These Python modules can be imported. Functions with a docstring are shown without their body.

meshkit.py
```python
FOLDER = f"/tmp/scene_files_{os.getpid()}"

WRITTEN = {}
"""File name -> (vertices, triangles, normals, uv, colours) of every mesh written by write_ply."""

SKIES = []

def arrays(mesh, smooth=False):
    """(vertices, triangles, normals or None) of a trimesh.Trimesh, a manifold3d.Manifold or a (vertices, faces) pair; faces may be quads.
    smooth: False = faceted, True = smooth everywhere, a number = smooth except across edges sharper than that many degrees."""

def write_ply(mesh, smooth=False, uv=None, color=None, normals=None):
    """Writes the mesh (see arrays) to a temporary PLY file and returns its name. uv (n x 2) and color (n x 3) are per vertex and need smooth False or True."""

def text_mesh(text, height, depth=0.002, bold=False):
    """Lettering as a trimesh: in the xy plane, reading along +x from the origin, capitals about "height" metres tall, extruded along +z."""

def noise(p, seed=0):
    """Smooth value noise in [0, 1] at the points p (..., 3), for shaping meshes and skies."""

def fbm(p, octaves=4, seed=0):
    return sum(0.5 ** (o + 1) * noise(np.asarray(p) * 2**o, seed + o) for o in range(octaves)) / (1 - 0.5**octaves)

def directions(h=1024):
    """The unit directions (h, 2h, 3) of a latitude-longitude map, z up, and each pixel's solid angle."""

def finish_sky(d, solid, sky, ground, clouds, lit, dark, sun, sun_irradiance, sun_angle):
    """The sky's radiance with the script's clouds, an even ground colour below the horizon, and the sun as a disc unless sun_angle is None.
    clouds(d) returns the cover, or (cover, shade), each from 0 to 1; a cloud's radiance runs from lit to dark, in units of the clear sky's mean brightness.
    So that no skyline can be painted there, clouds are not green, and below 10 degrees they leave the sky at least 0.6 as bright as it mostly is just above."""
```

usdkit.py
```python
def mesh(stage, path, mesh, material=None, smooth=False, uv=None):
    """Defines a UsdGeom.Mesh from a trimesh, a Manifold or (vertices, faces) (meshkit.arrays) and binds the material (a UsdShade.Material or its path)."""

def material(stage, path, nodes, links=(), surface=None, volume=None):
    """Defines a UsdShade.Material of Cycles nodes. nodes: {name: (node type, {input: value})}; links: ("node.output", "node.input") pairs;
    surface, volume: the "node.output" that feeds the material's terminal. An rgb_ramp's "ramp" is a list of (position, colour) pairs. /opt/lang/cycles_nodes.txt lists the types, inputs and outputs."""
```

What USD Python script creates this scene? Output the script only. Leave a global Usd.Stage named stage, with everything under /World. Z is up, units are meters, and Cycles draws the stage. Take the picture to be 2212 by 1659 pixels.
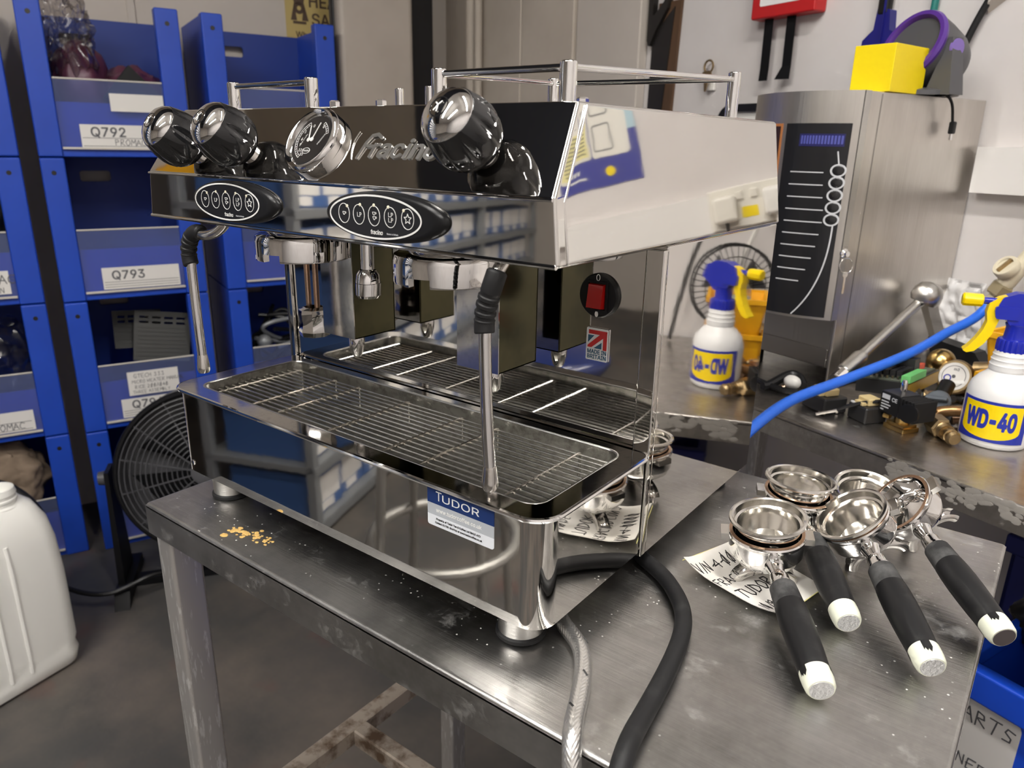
import math, random
import numpy as np
import trimesh, manifold3d as m3
from shapely.geometry import Polygon, LineString, Point, box as sbox
from shapely import affinity
import usdkit, meshkit
from pxr import Usd, UsdGeom, Gf, Sdf, UsdShade

# ---------------------------------------------------------------- stage, camera, exposure
S, H = 0.70, 1.23            # working unit -> metres; height of the steel table above the floor in working units
stage = Usd.Stage.CreateInMemory()
UsdGeom.SetStageUpAxis(stage, 'Z'); UsdGeom.SetStageMetersPerUnit(stage, 1.0)
WORLD = UsdGeom.Xform.Define(stage, '/World'); stage.SetDefaultPrim(WORLD.GetPrim())
UsdGeom.Scope.Define(stage, '/World/Looks')
random.seed(7); RNG = np.random.default_rng(7)
sin, cos, pi, rad = math.sin, math.cos, math.pi, math.radians

def camera():
    y, p, r = rad(36.919), rad(-17.862), rad(1.074)
    f = np.array([-sin(y)*cos(p), cos(y)*cos(p), sin(p)])
    rt = np.array([cos(y), sin(y), 0.0]); up = np.cross(rt, f)
    r2, u2 = rt*cos(r)+up*sin(r), -rt*sin(r)+up*cos(r)
    pos = np.array([.6865, -.5324, .518+H])*S
    c = UsdGeom.Camera.Define(stage, '/World/camera')
    m = Gf.Matrix4d(*r2, 0, *u2, 0, *(-f), 0, *pos, 1)
    c.AddTransformOp().Set(m)
    c.CreateHorizontalApertureAttr(36.0); c.CreateVerticalApertureAttr(27.0)
    c.CreateFocalLengthAttr(1599.9/2212*36.0)
    c.CreateClippingRangeAttr(Gf.Vec2f(.02, 50))
    c.CreateFStopAttr(11.0); c.CreateFocusDistanceAttr(.62)
    c.CreateExposureAttr(EXPOSURE)
EXPOSURE = 1.32
LAMP = 26.0                  # radiance of the strip-light diffusers
camera()

# ---------------------------------------------------------------- materials
def mat(name, nodes, links=(), surface='p.BSDF'):
    return usdkit.material(stage, '/World/Looks/'+name, nodes, links, surface)
MATS = {}
def pm(name, col, rough=.5, metal=0., noise=None, bump=None, **kw):
    """principled; noise=(scale, second colour, lo, hi[, stretch]) mixes colour, bump=(scale, strength[, stretch])"""
    n = {'p': ('principled_bsdf', dict(base_color=col, roughness=rough, metallic=metal, **kw))}; l = []
    if noise or bump: n['g'] = ('geometry', {})
    if noise:
        st = noise[4] if len(noise) > 4 else (1, 1, 1)
        n['m1'] = ('mapping', dict(scale=st)); n['n1'] = ('noise_texture', dict(scale=noise[0], detail=6., roughness=.6))
        n['r1'] = ('rgb_ramp', {'ramp': [(noise[2], col), (noise[3], noise[1])]})
        l += [('g.position', 'm1.vector'), ('m1.vector', 'n1.vector'), ('n1.fac', 'r1.fac'), ('r1.color', 'p.base_color')]
    if bump:
        st = bump[2] if len(bump) > 2 else (1, 1, 1)
        n['m2'] = ('mapping', dict(scale=st)); n['n2'] = ('noise_texture', dict(scale=bump[0], detail=4.))
        n['b'] = ('bump', dict(strength=bump[1], distance=.01))
        l += [('g.position', 'm2.vector'), ('m2.vector', 'n2.vector'), ('n2.fac', 'b.height'), ('b.normal', 'p.normal')]
    MATS[name] = mat(name, n, l); return name

pm('mirror_steel', (.74, .72, .69), .035, 1., bump=(9, .012))
pm('mirror_dusty', (.66, .64, .61), .07, 1., noise=(160, (.50, .49, .47), .52, .75), bump=(14, .01))
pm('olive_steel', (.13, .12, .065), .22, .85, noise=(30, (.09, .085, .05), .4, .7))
pm('chrome', (.82, .81, .80), .05, 1.)
pm('chrome_worn', (.70, .68, .65), .16, 1., noise=(60, (.52, .42, .33), .55, .8))
pm('copper_worn', (.62, .40, .27), .28, 1., noise=(80, (.45, .33, .25), .4, .7))
pm('satin_steel', (.58, .57, .55), .28, 1., bump=(60, .05, (1, 1, 8)))
pm('wire_steel', (.66, .64, .60), .2, 1.)
pm('tray_steel', (.40, .39, .36), .38, 1., noise=(110, (.22, .21, .19), .45, .7), bump=(120, .12))
pm('brush_vert', (.68, .65, .61), .33, 1., noise=(9, (.58, .55, .51), .35, .7, (3, 3, .6)), bump=(240, .05, (1, 1, .02)))
pm('brush_dark', (.40, .38, .36), .30, 1., bump=(240, .05, (1, 1, .02)))
pm('leg_alu', (.62, .60, .58), .42, .8, noise=(120, (.86, .85, .84), .56, .62, (1.6, 1.6, .25)))
pm('stretcher_rust', (.42, .36, .30), .6, .4, noise=(26, (.12, .075, .045), .45, .62))
pm('stretcher_side', (.52, .48, .44), .5, .6, noise=(26, (.36, .30, .25), .45, .7))
pm('black_gloss', (.012, .012, .013), .08, 0., coat_weight=.3)
pm('black_satin', (.010, .010, .011), .3, specular_ior_level=.3)
pm('black_matte', (.010, .010, .011), .6, specular_ior_level=.25)
pm('black_rubber', (.010, .010, .011), .55, noise=(40, (.035, .035, .035), .55, .85), specular_ior_level=.35)
pm('grip_rubber', (.014, .014, .015), .48, noise=(30, (.06, .06, .06), .55, .9), specular_ior_level=.35)
pm('dial_black', (.012, .012, .014), .25)
pm('print_white', (.82, .82, .80), .5)
pm('print_grey', (.55, .56, .58), .5)
pm('ink_black', (.015, .015, .016), .5)
pm('ink_grey', (.10, .10, .11), .6)
pm('led_cream', (.85, .80, .62), .3)
pm('sticker_navy', (.012, .035, .145), .3)
pm('sticker_grey', (.47, .50, .54), .3)
pm('sticker_white', (.80, .83, .88), .3)
pm('switch_red', (.55, .012, .010), .12, transmission_weight=.25)
pm('badge_red', (.52, .03, .03), .3)
pm('badge_blue', (.03, .10, .17), .3)
pm('badge_white', (.72, .73, .73), .2)
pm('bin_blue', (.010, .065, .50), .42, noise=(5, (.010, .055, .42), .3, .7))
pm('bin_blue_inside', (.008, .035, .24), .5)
pm('tub_blue', (.008, .075, .66), .35)
pm('tub_navy', (.006, .012, .14), .4)
pm('card_white', (.74, .72, .69), .6)
pm('spill_grey', (.30, .28, .255), .7)
pm('card_cream', (.60, .57, .52), .7)
pm('paper', (.80, .78, .74), .7, noise=(14, (.74, .71, .64), .4, .7))
pm('paper_edge', (.78, .72, .30), .6)
pm('yellow_box', (.86, .66, .0), .45)
pm('yellow_bin', (.88, .44, .01), .4)
pm('wd_yellow', (.93, .68, .0), .35)
pm('wd_blue', (.02, .035, .36), .3)
pm('wd_white', (.80, .80, .80), .32)
pm('trig_yellow', (.92, .66, .0), .22)
pm('trig_blue', (.012, .022, .38), .18)
pm('cap_cream', (.78, .80, .66), .35)
pm('cap_disc', (.62, .62, .62), .45, .6, bump=(400, .4))
pm('cap_disc_dark', (.09, .075, .075), .6)
pm('handle_black', (.008, .008, .009), .42, noise=(40, (.03, .03, .03), .55, .85), specular_ior_level=.35)
pm('handle_dusty', (.022, .022, .023), .6, noise=(50, (.09, .09, .09), .42, .7), specular_ior_level=.3)
pm('basket_steel', (.74, .72, .68), .15, 1.)
pm('wall_cream', (.58, .53, .48), .75, noise=(1.6, (.50, .45, .40), .35, .75), bump=(40, .03))
pm('wall_white', (.66, .63, .62), .7, noise=(2.2, (.60, .56, .54), .4, .75), bump=(60, .03))
pm('pillar_cream', (.56, .50, .43), .7, noise=(3, (.46, .40, .34), .4, .75))
pm('board_grey', (.44, .39, .34), .45, noise=(3, (.38, .335, .29), .4, .7))
pm('trunk_white', (.74, .72, .70), .45)
pm('ceiling_beige', (.36, .31, .25), .8, noise=(1.2, (.28, .24, .19), .35, .7))
pm('ceiling_white', (.62, .59, .55), .8)
pm('ceiling_dark', (.020, .022, .030), .6)
pm('beam_orange', (.45, .18, .04), .6)
pm('fan_purple', (.085, .030, .24), .3)
pm('fan_lilac', (.20, .13, .42), .35)
pm('fan_grey', (.075, .075, .082), .4)
pm('fan_black', (.006, .006, .007), .4, specular_ior_level=.2)
pm('red_box', (.48, .012, .014), .35)
pm('strap_black', (.005, .005, .006), .8, specular_ior_level=.15)
pm('teal', (.012, .17, .15), .4)
pm('dust_blue', (.012, .012, .17), .3)
pm('saw_dark', (.014, .012, .011), .4)
pm('wood_brown', (.115, .06, .03), .6, noise=(30, (.07, .038, .02), .35, .7, (1, 1, .15)))
pm('poster_yellow', (.55, .42, .16), .6)
pm('poster_ink', (.09, .055, .035), .6)
pm('poster_white', (.74, .72, .66), .5)
pm('poster_blue', (.045, .05, .27), .5)
pm('poster_pale', (.42, .58, .66), .5)
pm('poster_lemon', (.78, .72, .34), .5)
pm('white_plastic', (.78, .76, .72), .4)
pm('valve_ivory', (.66, .60, .46), .45)
pm('valve_olive', (.27, .22, .13), .4)
pm('hose_blue', (.02, .14, .72), .3)
pm('brass', (.62, .43, .16), .25, 1., noise=(40, (.42, .28, .11), .4, .75))
pm('brass_dull', (.44, .32, .17), .38, 1., noise=(40, (.27, .19, .10), .4, .75))
pm('copper_pipe', (.47, .28, .13), .3, 1., noise=(40, (.30, .17, .08), .4, .7))
pm('pcb_green', (.16, .55, .17), .45)
pm('pcb_red', (.66, .10, .05), .45)
pm('pcb_amber', (.33, .20, .02), .4)
pm('relay_cream', (.66, .52, .26), .5)
pm('knob_slate', (.09, .105, .125), .35)
pm('can_white', (.86, .85, .81), .45)
pm('crumpled', (.27, .20, .14), .8, noise=(18, (.20, .145, .10), .35, .7))
pm('pink_wrap', (.11, .03, .06), .4)
pm('panel_grey', (.055, .055, .052), .6)
pm('panel_green', (.10, .115, .085), .5)
pm('rack_grey', (.24, .25, .26), .45, .3)
pm('rack_blue', (.045, .11, .30), .45)
pm('stool_steel', (.50, .49, .46), .4, .8)
pm('stool_blue', (.012, .020, .085), .2)
pm('white_cloth', (.62, .60, .60), .8)
pm('bag_black', (.010, .010, .011), .22)
pm('residue', (.62, .40, .13), .55, .2)
pm('orange_glow', (.42, .16, .05), .3)
pm('window_brown', (.035, .016, .012), .2)
pm('display_blue', (.02, .02, .10), .2)
pm('display_text', (.07, .08, .33), .4)
pm('socket_white', (.74, .71, .64), .35)

def nodes_mat(name, nodes, links, surface='p.BSDF'): MATS[name] = mat(name, nodes, links, surface)
# worn steel table top: grey metal, brushed scratches, dry white splashes
def steel_top(name, base, dark, rough, specks, rot):
    n = {'g': ('geometry', {}),
         'mA': ('mapping', dict(rotation=(0, 0, rot), scale=(3.5, 160, 20))), 'nA': ('noise_texture', dict(scale=1.6, detail=5., roughness=.65)),
         'nB': ('noise_texture', dict(scale=5.2, detail=6., roughness=.62)),
         'rc': ('rgb_ramp', {'ramp': [(.30, dark), (.62, base)]}),
         'mix': ('mix', dict(mix_type='mix', fac=.22)),
         'rcA': ('rgb_ramp', {'ramp': [(.35, dark), (.65, base)]}),
         'v': ('voronoi_texture', dict(scale=170., randomness=1.)), 'vs': ('rgb_ramp', {'ramp': [(.0, (1, 1, 1)), (.10, (1, 1, 1)), (.17, (0, 0, 0)), (1, (0, 0, 0))]}),
         'nm': ('noise_texture', dict(scale=9., detail=3.)), 'nr': ('rgb_ramp', {'ramp': [(specks, (0, 0, 0)), (specks+.08, (1, 1, 1))]}),
         'wn': ('rgb_ramp', {'ramp': [(.46, (0, 0, 0)), (.68, (1, 1, 1))]}),
         'sp': ('math', dict(math_type='multiply')), 'sp2': ('math', dict(math_type='multiply')),
         'nS': ('noise_texture', dict(scale=26., detail=8., roughness=.72)), 'rS': ('rgb_ramp', {'ramp': [(.57, (0, 0, 0)), (.76, (.45, .45, .45))]}),
         'mx': ('math', dict(math_type='maximum')),
         'cm': ('mix', dict(mix_type='mix', color2=(.62, .61, .59))),
         'inv': ('math', dict(math_type='subtract', value1=1.)),
         'rr': ('map_range', dict(from_min=.3, from_max=.7, to_min=rough-.07, to_max=rough+.12)),
         'bp': ('bump', dict(strength=.10, distance=.004)),
         'p': ('principled_bsdf', {})}
    l = [('g.position', 'mA.vector'), ('mA.vector', 'nA.vector'), ('g.position', 'nB.vector'), ('nB.fac', 'rc.fac'), ('nA.fac', 'rcA.fac'),
         ('rc.color', 'mix.color1'), ('rcA.color', 'mix.color2'), ('g.position', 'v.vector'), ('v.distance', 'vs.fac'), ('g.position', 'nm.vector'), ('nm.fac', 'nr.fac'),
         ('v.color', 'wn.fac'), ('vs.color', 'sp.value1'), ('nr.color', 'sp.value2'), ('sp.value', 'sp2.value1'), ('wn.color', 'sp2.value2'),
         ('g.position', 'nS.vector'), ('nS.fac', 'rS.fac'), ('sp2.value', 'mx.value1'), ('rS.color', 'mx.value2'), ('mx.value', 'cm.fac'), ('mix.color', 'cm.color1'), ('cm.color', 'p.base_color'),
         ('mx.value', 'inv.value2'), ('inv.value', 'p.metallic'), ('nB.fac', 'rr.value'), ('rr.result', 'p.roughness'), ('nA.fac', 'bp.height'), ('bp.normal', 'p.normal')]
    nodes_mat(name, n, l)
steel_top('table_steel', (.54, .53, .515), (.33, .325, .315), .33, .45, .35)
steel_top('bench_steel', (.56, .53, .50), (.40, .38, .355), .27, .60, -.1)
# concrete floor with tints
nodes_mat('floor_concrete', {'g': ('geometry', {}), 'n1': ('noise_texture', dict(scale=1.7, detail=8., roughness=.62)),
    'r': ('rgb_ramp', {'ramp': [(.30, (.042, .046, .050)), (.47, (.075, .070, .066)), (.62, (.135, .115, .098)), (.8, (.17, .145, .125))]}),
    'n2': ('noise_texture', dict(scale=5., detail=6.)), 'r2': ('rgb_ramp', {'ramp': [(.60, (0, 0, 0)), (.72, (.5, .5, .5))]}), 'mx': ('mix', dict(mix_type='mix', color2=(.13, .055, .045))),
    'n3': ('noise_texture', dict(scale=45., detail=6.)), 'b': ('bump', dict(strength=.25, distance=.004)), 'p': ('principled_bsdf', dict(roughness=.55))},
    [('g.position', 'n1.vector'), ('n1.fac', 'r.fac'), ('g.position', 'n2.vector'), ('n2.fac', 'r2.fac'), ('r2.color', 'mx.fac'), ('r.color', 'mx.color1'), ('mx.color', 'p.base_color'),
     ('g.position', 'n3.vector'), ('n3.fac', 'b.height'), ('b.normal', 'p.normal')])
nodes_mat('clear_flap', {'t': ('transparent_bsdf', dict(color=(.72, .80, .98))), 'gl': ('glossy_bsdf', dict(color=(.9, .9, .95), roughness=.12)), 'd': ('diffuse_bsdf', dict(color=(.40, .46, .75))),
    'f': ('layer_weight', dict(blend=.2)), 'm0': ('mix_closure', dict(fac=.13)), 'm': ('mix_closure', {})},
    [('t.BSDF', 'm0.closure1'), ('d.BSDF', 'm0.closure2'), ('f.facing', 'm.fac'), ('m0.closure', 'm.closure1'), ('gl.BSDF', 'm.closure2')], 'm.closure')
nodes_mat('clear_wrap', {'t': ('transparent_bsdf', dict(color=(.78, .76, .76))), 'gl': ('glossy_bsdf', dict(color=(.8, .8, .8), roughness=.15)), 'f': ('layer_weight', dict(blend=.35)), 'm': ('mix_closure', {})},
    [('f.facing', 'm.fac'), ('t.BSDF', 'm.closure1'), ('gl.BSDF', 'm.closure2')], 'm.closure')
nodes_mat('glass_clear', {'t': ('transparent_bsdf', dict(color=(.97, .97, .97))), 'gl': ('glossy_bsdf', dict(color=(1, 1, 1), roughness=.03)), 'f': ('layer_weight', dict(blend=.12)), 'm': ('mix_closure', {})},
    [('f.facing', 'm.fac'), ('t.BSDF', 'm.closure1'), ('gl.BSDF', 'm.closure2')], 'm.closure')
nodes_mat('lamp_white', {'e': ('emission', dict(color=(1., .97, .925), strength=LAMP))}, [], 'e.emission')

# ---------------------------------------------------------------- scene tree helpers
USED = {}
def uniq(parent, name):
    k = (parent, name); n = USED.get(k, 0); USED[k] = n+1
    return name if n == 0 else f'{name}_{n:03d}'
def setd(prim, **kw):
    for k, v in kw.items():
        if v: prim.SetCustomDataByKey(k, v)
    return prim
def M4(loc, rot=None):
    R = np.eye(3) if rot is None else np.asarray(rot, float)
    p = np.array([loc[0], loc[1], loc[2]+H])*S
    return Gf.Matrix4d(*R[:, 0], 0, *R[:, 1], 0, *R[:, 2], 0, *p, 1)
def RZ(d):
    a = rad(d); return np.array([[cos(a), -sin(a), 0], [sin(a), cos(a), 0], [0, 0, 1]])
def RX(d):
    a = rad(d); return np.array([[1, 0, 0], [0, cos(a), -sin(a)], [0, sin(a), cos(a)]])
def RY(d):
    a = rad(d); return np.array([[cos(a), 0, sin(a)], [0, 1, 0], [-sin(a), 0, cos(a)]])
def thing(name, label, cat, loc=(0, 0, 0), rot=None, group=None, kind=None):
    if np.ndim(rot) == 0 and rot is not None: rot = RZ(rot)
    x = UsdGeom.Xform.Define(stage, '/World/'+uniq('/World', name)); x.AddTransformOp().Set(M4(loc, rot))
    return setd(x.GetPrim(), label=label, category=cat, group=group, kind=kind)
def cat_mesh(parts):
    parts = [as_tm(p) for p in parts]
    return trimesh.util.concatenate(parts) if len(parts) > 1 else parts[0]
def as_tm(m):
    if hasattr(m, 'to_mesh'):
        q = m.to_mesh(); return trimesh.Trimesh(q.vert_properties[:, :3], q.tri_verts, process=False)
    return m
def obj(name, mesh, material, parent=None, smooth=35, label=None, kind=None):
    if isinstance(mesh, (list, tuple)): mesh = cat_mesh(mesh)
    mesh = as_tm(mesh)
    pp = str(parent.GetPath()) if parent is not None else '/World'
    path = pp+'/'+uniq(pp, name)
    v = np.asarray(mesh.vertices)*S
    if parent is None: v = v+np.array([0, 0, H*S])
    m = usdkit.mesh(stage, path, (v, np.asarray(mesh.faces)), MATS[material], smooth)
    return setd(m.GetPrim(), label=label, kind=kind)
def single(name, mesh, material, label, cat, loc=(0, 0, 0), rot=None, group=None, smooth=35, kind=None):
    if isinstance(mesh, (list, tuple)): mesh = cat_mesh(mesh)
    mesh = as_tm(mesh)
    if np.ndim(rot) == 0 and rot is not None: rot = RZ(rot)
    path = '/World/'+uniq('/World', name)
    m = usdkit.mesh(stage, path, (np.asarray(mesh.vertices)*S, np.asarray(mesh.faces)), MATS[material], smooth)
    m.AddTransformOp().Set(M4(loc, rot))
    return setd(m.GetPrim(), label=label, category=cat, group=group, kind=kind)
def struct(name, mesh, material, parent=None, smooth=35):
    return obj(name, mesh, material, parent, smooth, kind='structure' if parent is None else None)
def dup(src, label, loc, rot=None, group=None, name=None):
    if np.ndim(rot) == 0 and rot is not None: rot = RZ(rot)
    cd = src.GetCustomData(); nm = name or src.GetName().rstrip('0123456789').rstrip('_')
    x = UsdGeom.Xform.Define(stage, '/World/'+uniq('/World', nm)); p = x.GetPrim()
    p.GetReferences().AddInternalReference(src.GetPath())
    x.ClearXformOpOrder(); x.AddTransformOp().Set(M4(loc, rot)); p.SetInstanceable(True)
    return setd(p, label=label, category=cd['category'], group=group or cd.get('group'))

# ---------------------------------------------------------------- mesh helpers
def box(x0, x1, y0, y1, z0, z1, c=0.):
    if c <= 0:
        m = trimesh.creation.box(extents=(x1-x0, y1-y0, z1-z0)); m.apply_translation(((x0+x1)/2, (y0+y1)/2, (z0+z1)/2)); return m
    P = []
    for sx, X in ((-1, x0), (1, x1)):
        for sy, Y in ((-1, y0), (1, y1)):
            for sz, Z in ((-1, z0), (1, z1)):
                P += [(X, Y-sy*c, Z-sz*c), (X-sx*c, Y, Z-sz*c), (X-sx*c, Y-sy*c, Z)]
    return hull(P)
def hull(P): return trimesh.convex.convex_hull(np.asarray(P, float))
def round_hull(P, r, seg=16):
    s = m3.Manifold.sphere(r, seg)
    return as_tm(m3.Manifold.batch_hull([s.translate(tuple(map(float, p))) for p in P]))
def rbox(x0, x1, y0, y1, z0, z1, r, seg=12):
    return round_hull([(x, y, z) for x in (x0+r, x1-r) for y in (y0+r, y1-r) for z in (z0+r, z1-r)], r, seg)
def frame(d, hint=(0, 0, 1)):
    d = np.asarray(d, float); d = d/np.linalg.norm(d)
    h = np.asarray(hint, float)
    if abs(d@h)/np.linalg.norm(h) > .98: h = np.array([1., 0, 0])
    a = np.cross(h, d); a /= np.linalg.norm(a); return a, np.cross(d, a), d
def lathe(prof, n=32, o=(0, 0, 0), d=(0, 0, 1), rf=None, close=False):
    """prof: (radius, height) along the axis d from o; ends closed with caps when radius>0"""
    a, b, d = frame(d); o = np.asarray(o, float)
    prof = [tuple(p) for p in prof]
    if close: prof = prof+[prof[0]]
    t = np.arange(n)*2*pi/n; V, F = [], []
    for r, h in prof:
        rr = np.full(n, r) if rf is None else rf(t, r, h)
        V.append(o+d*h+rr[:, None]*(np.cos(t)[:, None]*a+np.sin(t)[:, None]*b))
    k = len(prof)
    for i in range(k-1):
        for j in range(n):
            q = (i*n+j, i*n+(j+1) % n, (i+1)*n+(j+1) % n, (i+1)*n+j)
            F += [(q[0], q[1], q[2]), (q[0], q[2], q[3])]
    V = np.vstack(V)
    if not close:
        for i, flip in ((0, True), (k-1, False)):
            if prof[i][0] > 1e-6:
                V = np.vstack([V, o+d*prof[i][1]]); c = len(V)-1
                for j in range(n):
                    e = (i*n+j, i*n+(j+1) % n)
                    F.append((c, e[1], e[0]) if flip else (c, e[0], e[1]))
    m = trimesh.Trimesh(V, F, process=False); m.merge_vertices(); m.update_faces(m.nondegenerate_faces()); return m
def cyl(p0, p1, r, r1=None, n=20):
    p0, p1 = np.asarray(p0, float), np.asarray(p1, float); L = np.linalg.norm(p1-p0)
    return lathe([(r, 0), (r if r1 is None else r1, L)], n, p0, p1-p0)
def spline(P, n=60):
    from scipy.interpolate import CubicSpline
    P = np.asarray(P, float); d = np.r_[0, np.cumsum(np.linalg.norm(np.diff(P, axis=0), axis=1))]
    return CubicSpline(d, P)(np.linspace(0, d[-1], n))
def tube(P, r, n=12, caps=True, closed=False):
    P = np.asarray(P, float); k = len(P); R = np.broadcast_to(r, (k,))
    T = np.gradient(P, axis=0) if not closed else np.roll(P, -1, 0)-np.roll(P, 1, 0)
    T /= np.linalg.norm(T, axis=1, keepdims=True)+1e-12
    a = frame(T[0])[0]; V, F = [], []; th = np.arange(n)*2*pi/n
    for i in range(k):
        a = a-T[i]*(a@T[i]); a /= np.linalg.norm(a); b = np.cross(T[i], a)
        V.append(P[i]+R[i]*(np.cos(th)[:, None]*a+np.sin(th)[:, None]*b))
    V = np.vstack(V); e = k if closed else k-1
    for i in range(e):
        i2 = (i+1) % k
        for j in range(n):
            q = (i*n+j, i*n+(j+1) % n, i2*n+(j+1) % n, i2*n+j); F += [(q[0], q[1], q[2]), (q[0], q[2], q[3])]
    if caps and not closed:
        V = np.vstack([V, P[0], P[-1]]); c0, c1 = len(V)-2, len(V)-1
        for j in range(n):
            F += [(c0, (j+1) % n, j), (c1, (k-1)*n+j, (k-1)*n+(j+1) % n)]
    return trimesh.Trimesh(V, F, process=False)
def ring(c, R, r, d=(0, 0, 1), n=48, m=10, a0=0., a1=2*pi):
    a, b, d = frame(d); full = abs(a1-a0-2*pi) < 1e-6
    t = np.linspace(a0, a1, n, endpoint=not full)
    P = np.asarray(c, float)+R*(np.cos(t)[:, None]*a+np.sin(t)[:, None]*b)
    return tube(P, r, m, closed=full)
def extr(poly, h, z0=0.):
    if not isinstance(poly, Polygon) and not hasattr(poly, 'geoms'): poly = Polygon(poly)
    ms = [trimesh.creation.extrude_polygon(g, h, engine='earcut') for g in getattr(poly, 'geoms', [poly]) if g.area > 0]
    m = trimesh.util.concatenate(ms); m.apply_translation((0, 0, z0)); return m
def place(m, o=(0, 0, 0), ex=(1, 0, 0), ey=(0, 1, 0), ez=None):
    m = as_tm(m).copy(); ex, ey = np.asarray(ex, float), np.asarray(ey, float)
    ez = np.cross(ex, ey) if ez is None else np.asarray(ez, float)
    A = np.eye(4); A[:3, 0], A[:3, 1], A[:3, 2], A[:3, 3] = ex, ey, ez, o; m.apply_transform(A); return m
def xz(m, o): return place(m, o, (1, 0, 0), (0, 0, 1), (0, -1, 0))      # drawn in x,y -> stands in x,z facing -y
TXT = {}
def text(s, h, d=.0006, bold=False, shear=0., cx=False, width=None):
    k = (s, bold)
    if k not in TXT: TXT[k] = meshkit.text_mesh(s, 1., 1., bold)
    m = TXT[k].copy(); V = m.vertices.copy(); V[:, 0] -= V[:, 0].min()
    V[:, 0] += V[:, 1]*shear; V[:, :2] *= h; V[:, 2] *= d
    if width: V[:, 0] *= width/np.ptp(V[:, 0])
    if cx: V[:, 0] -= np.ptp(V[:, 0])/2
    return trimesh.Trimesh(V, m.faces, process=False)
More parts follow.
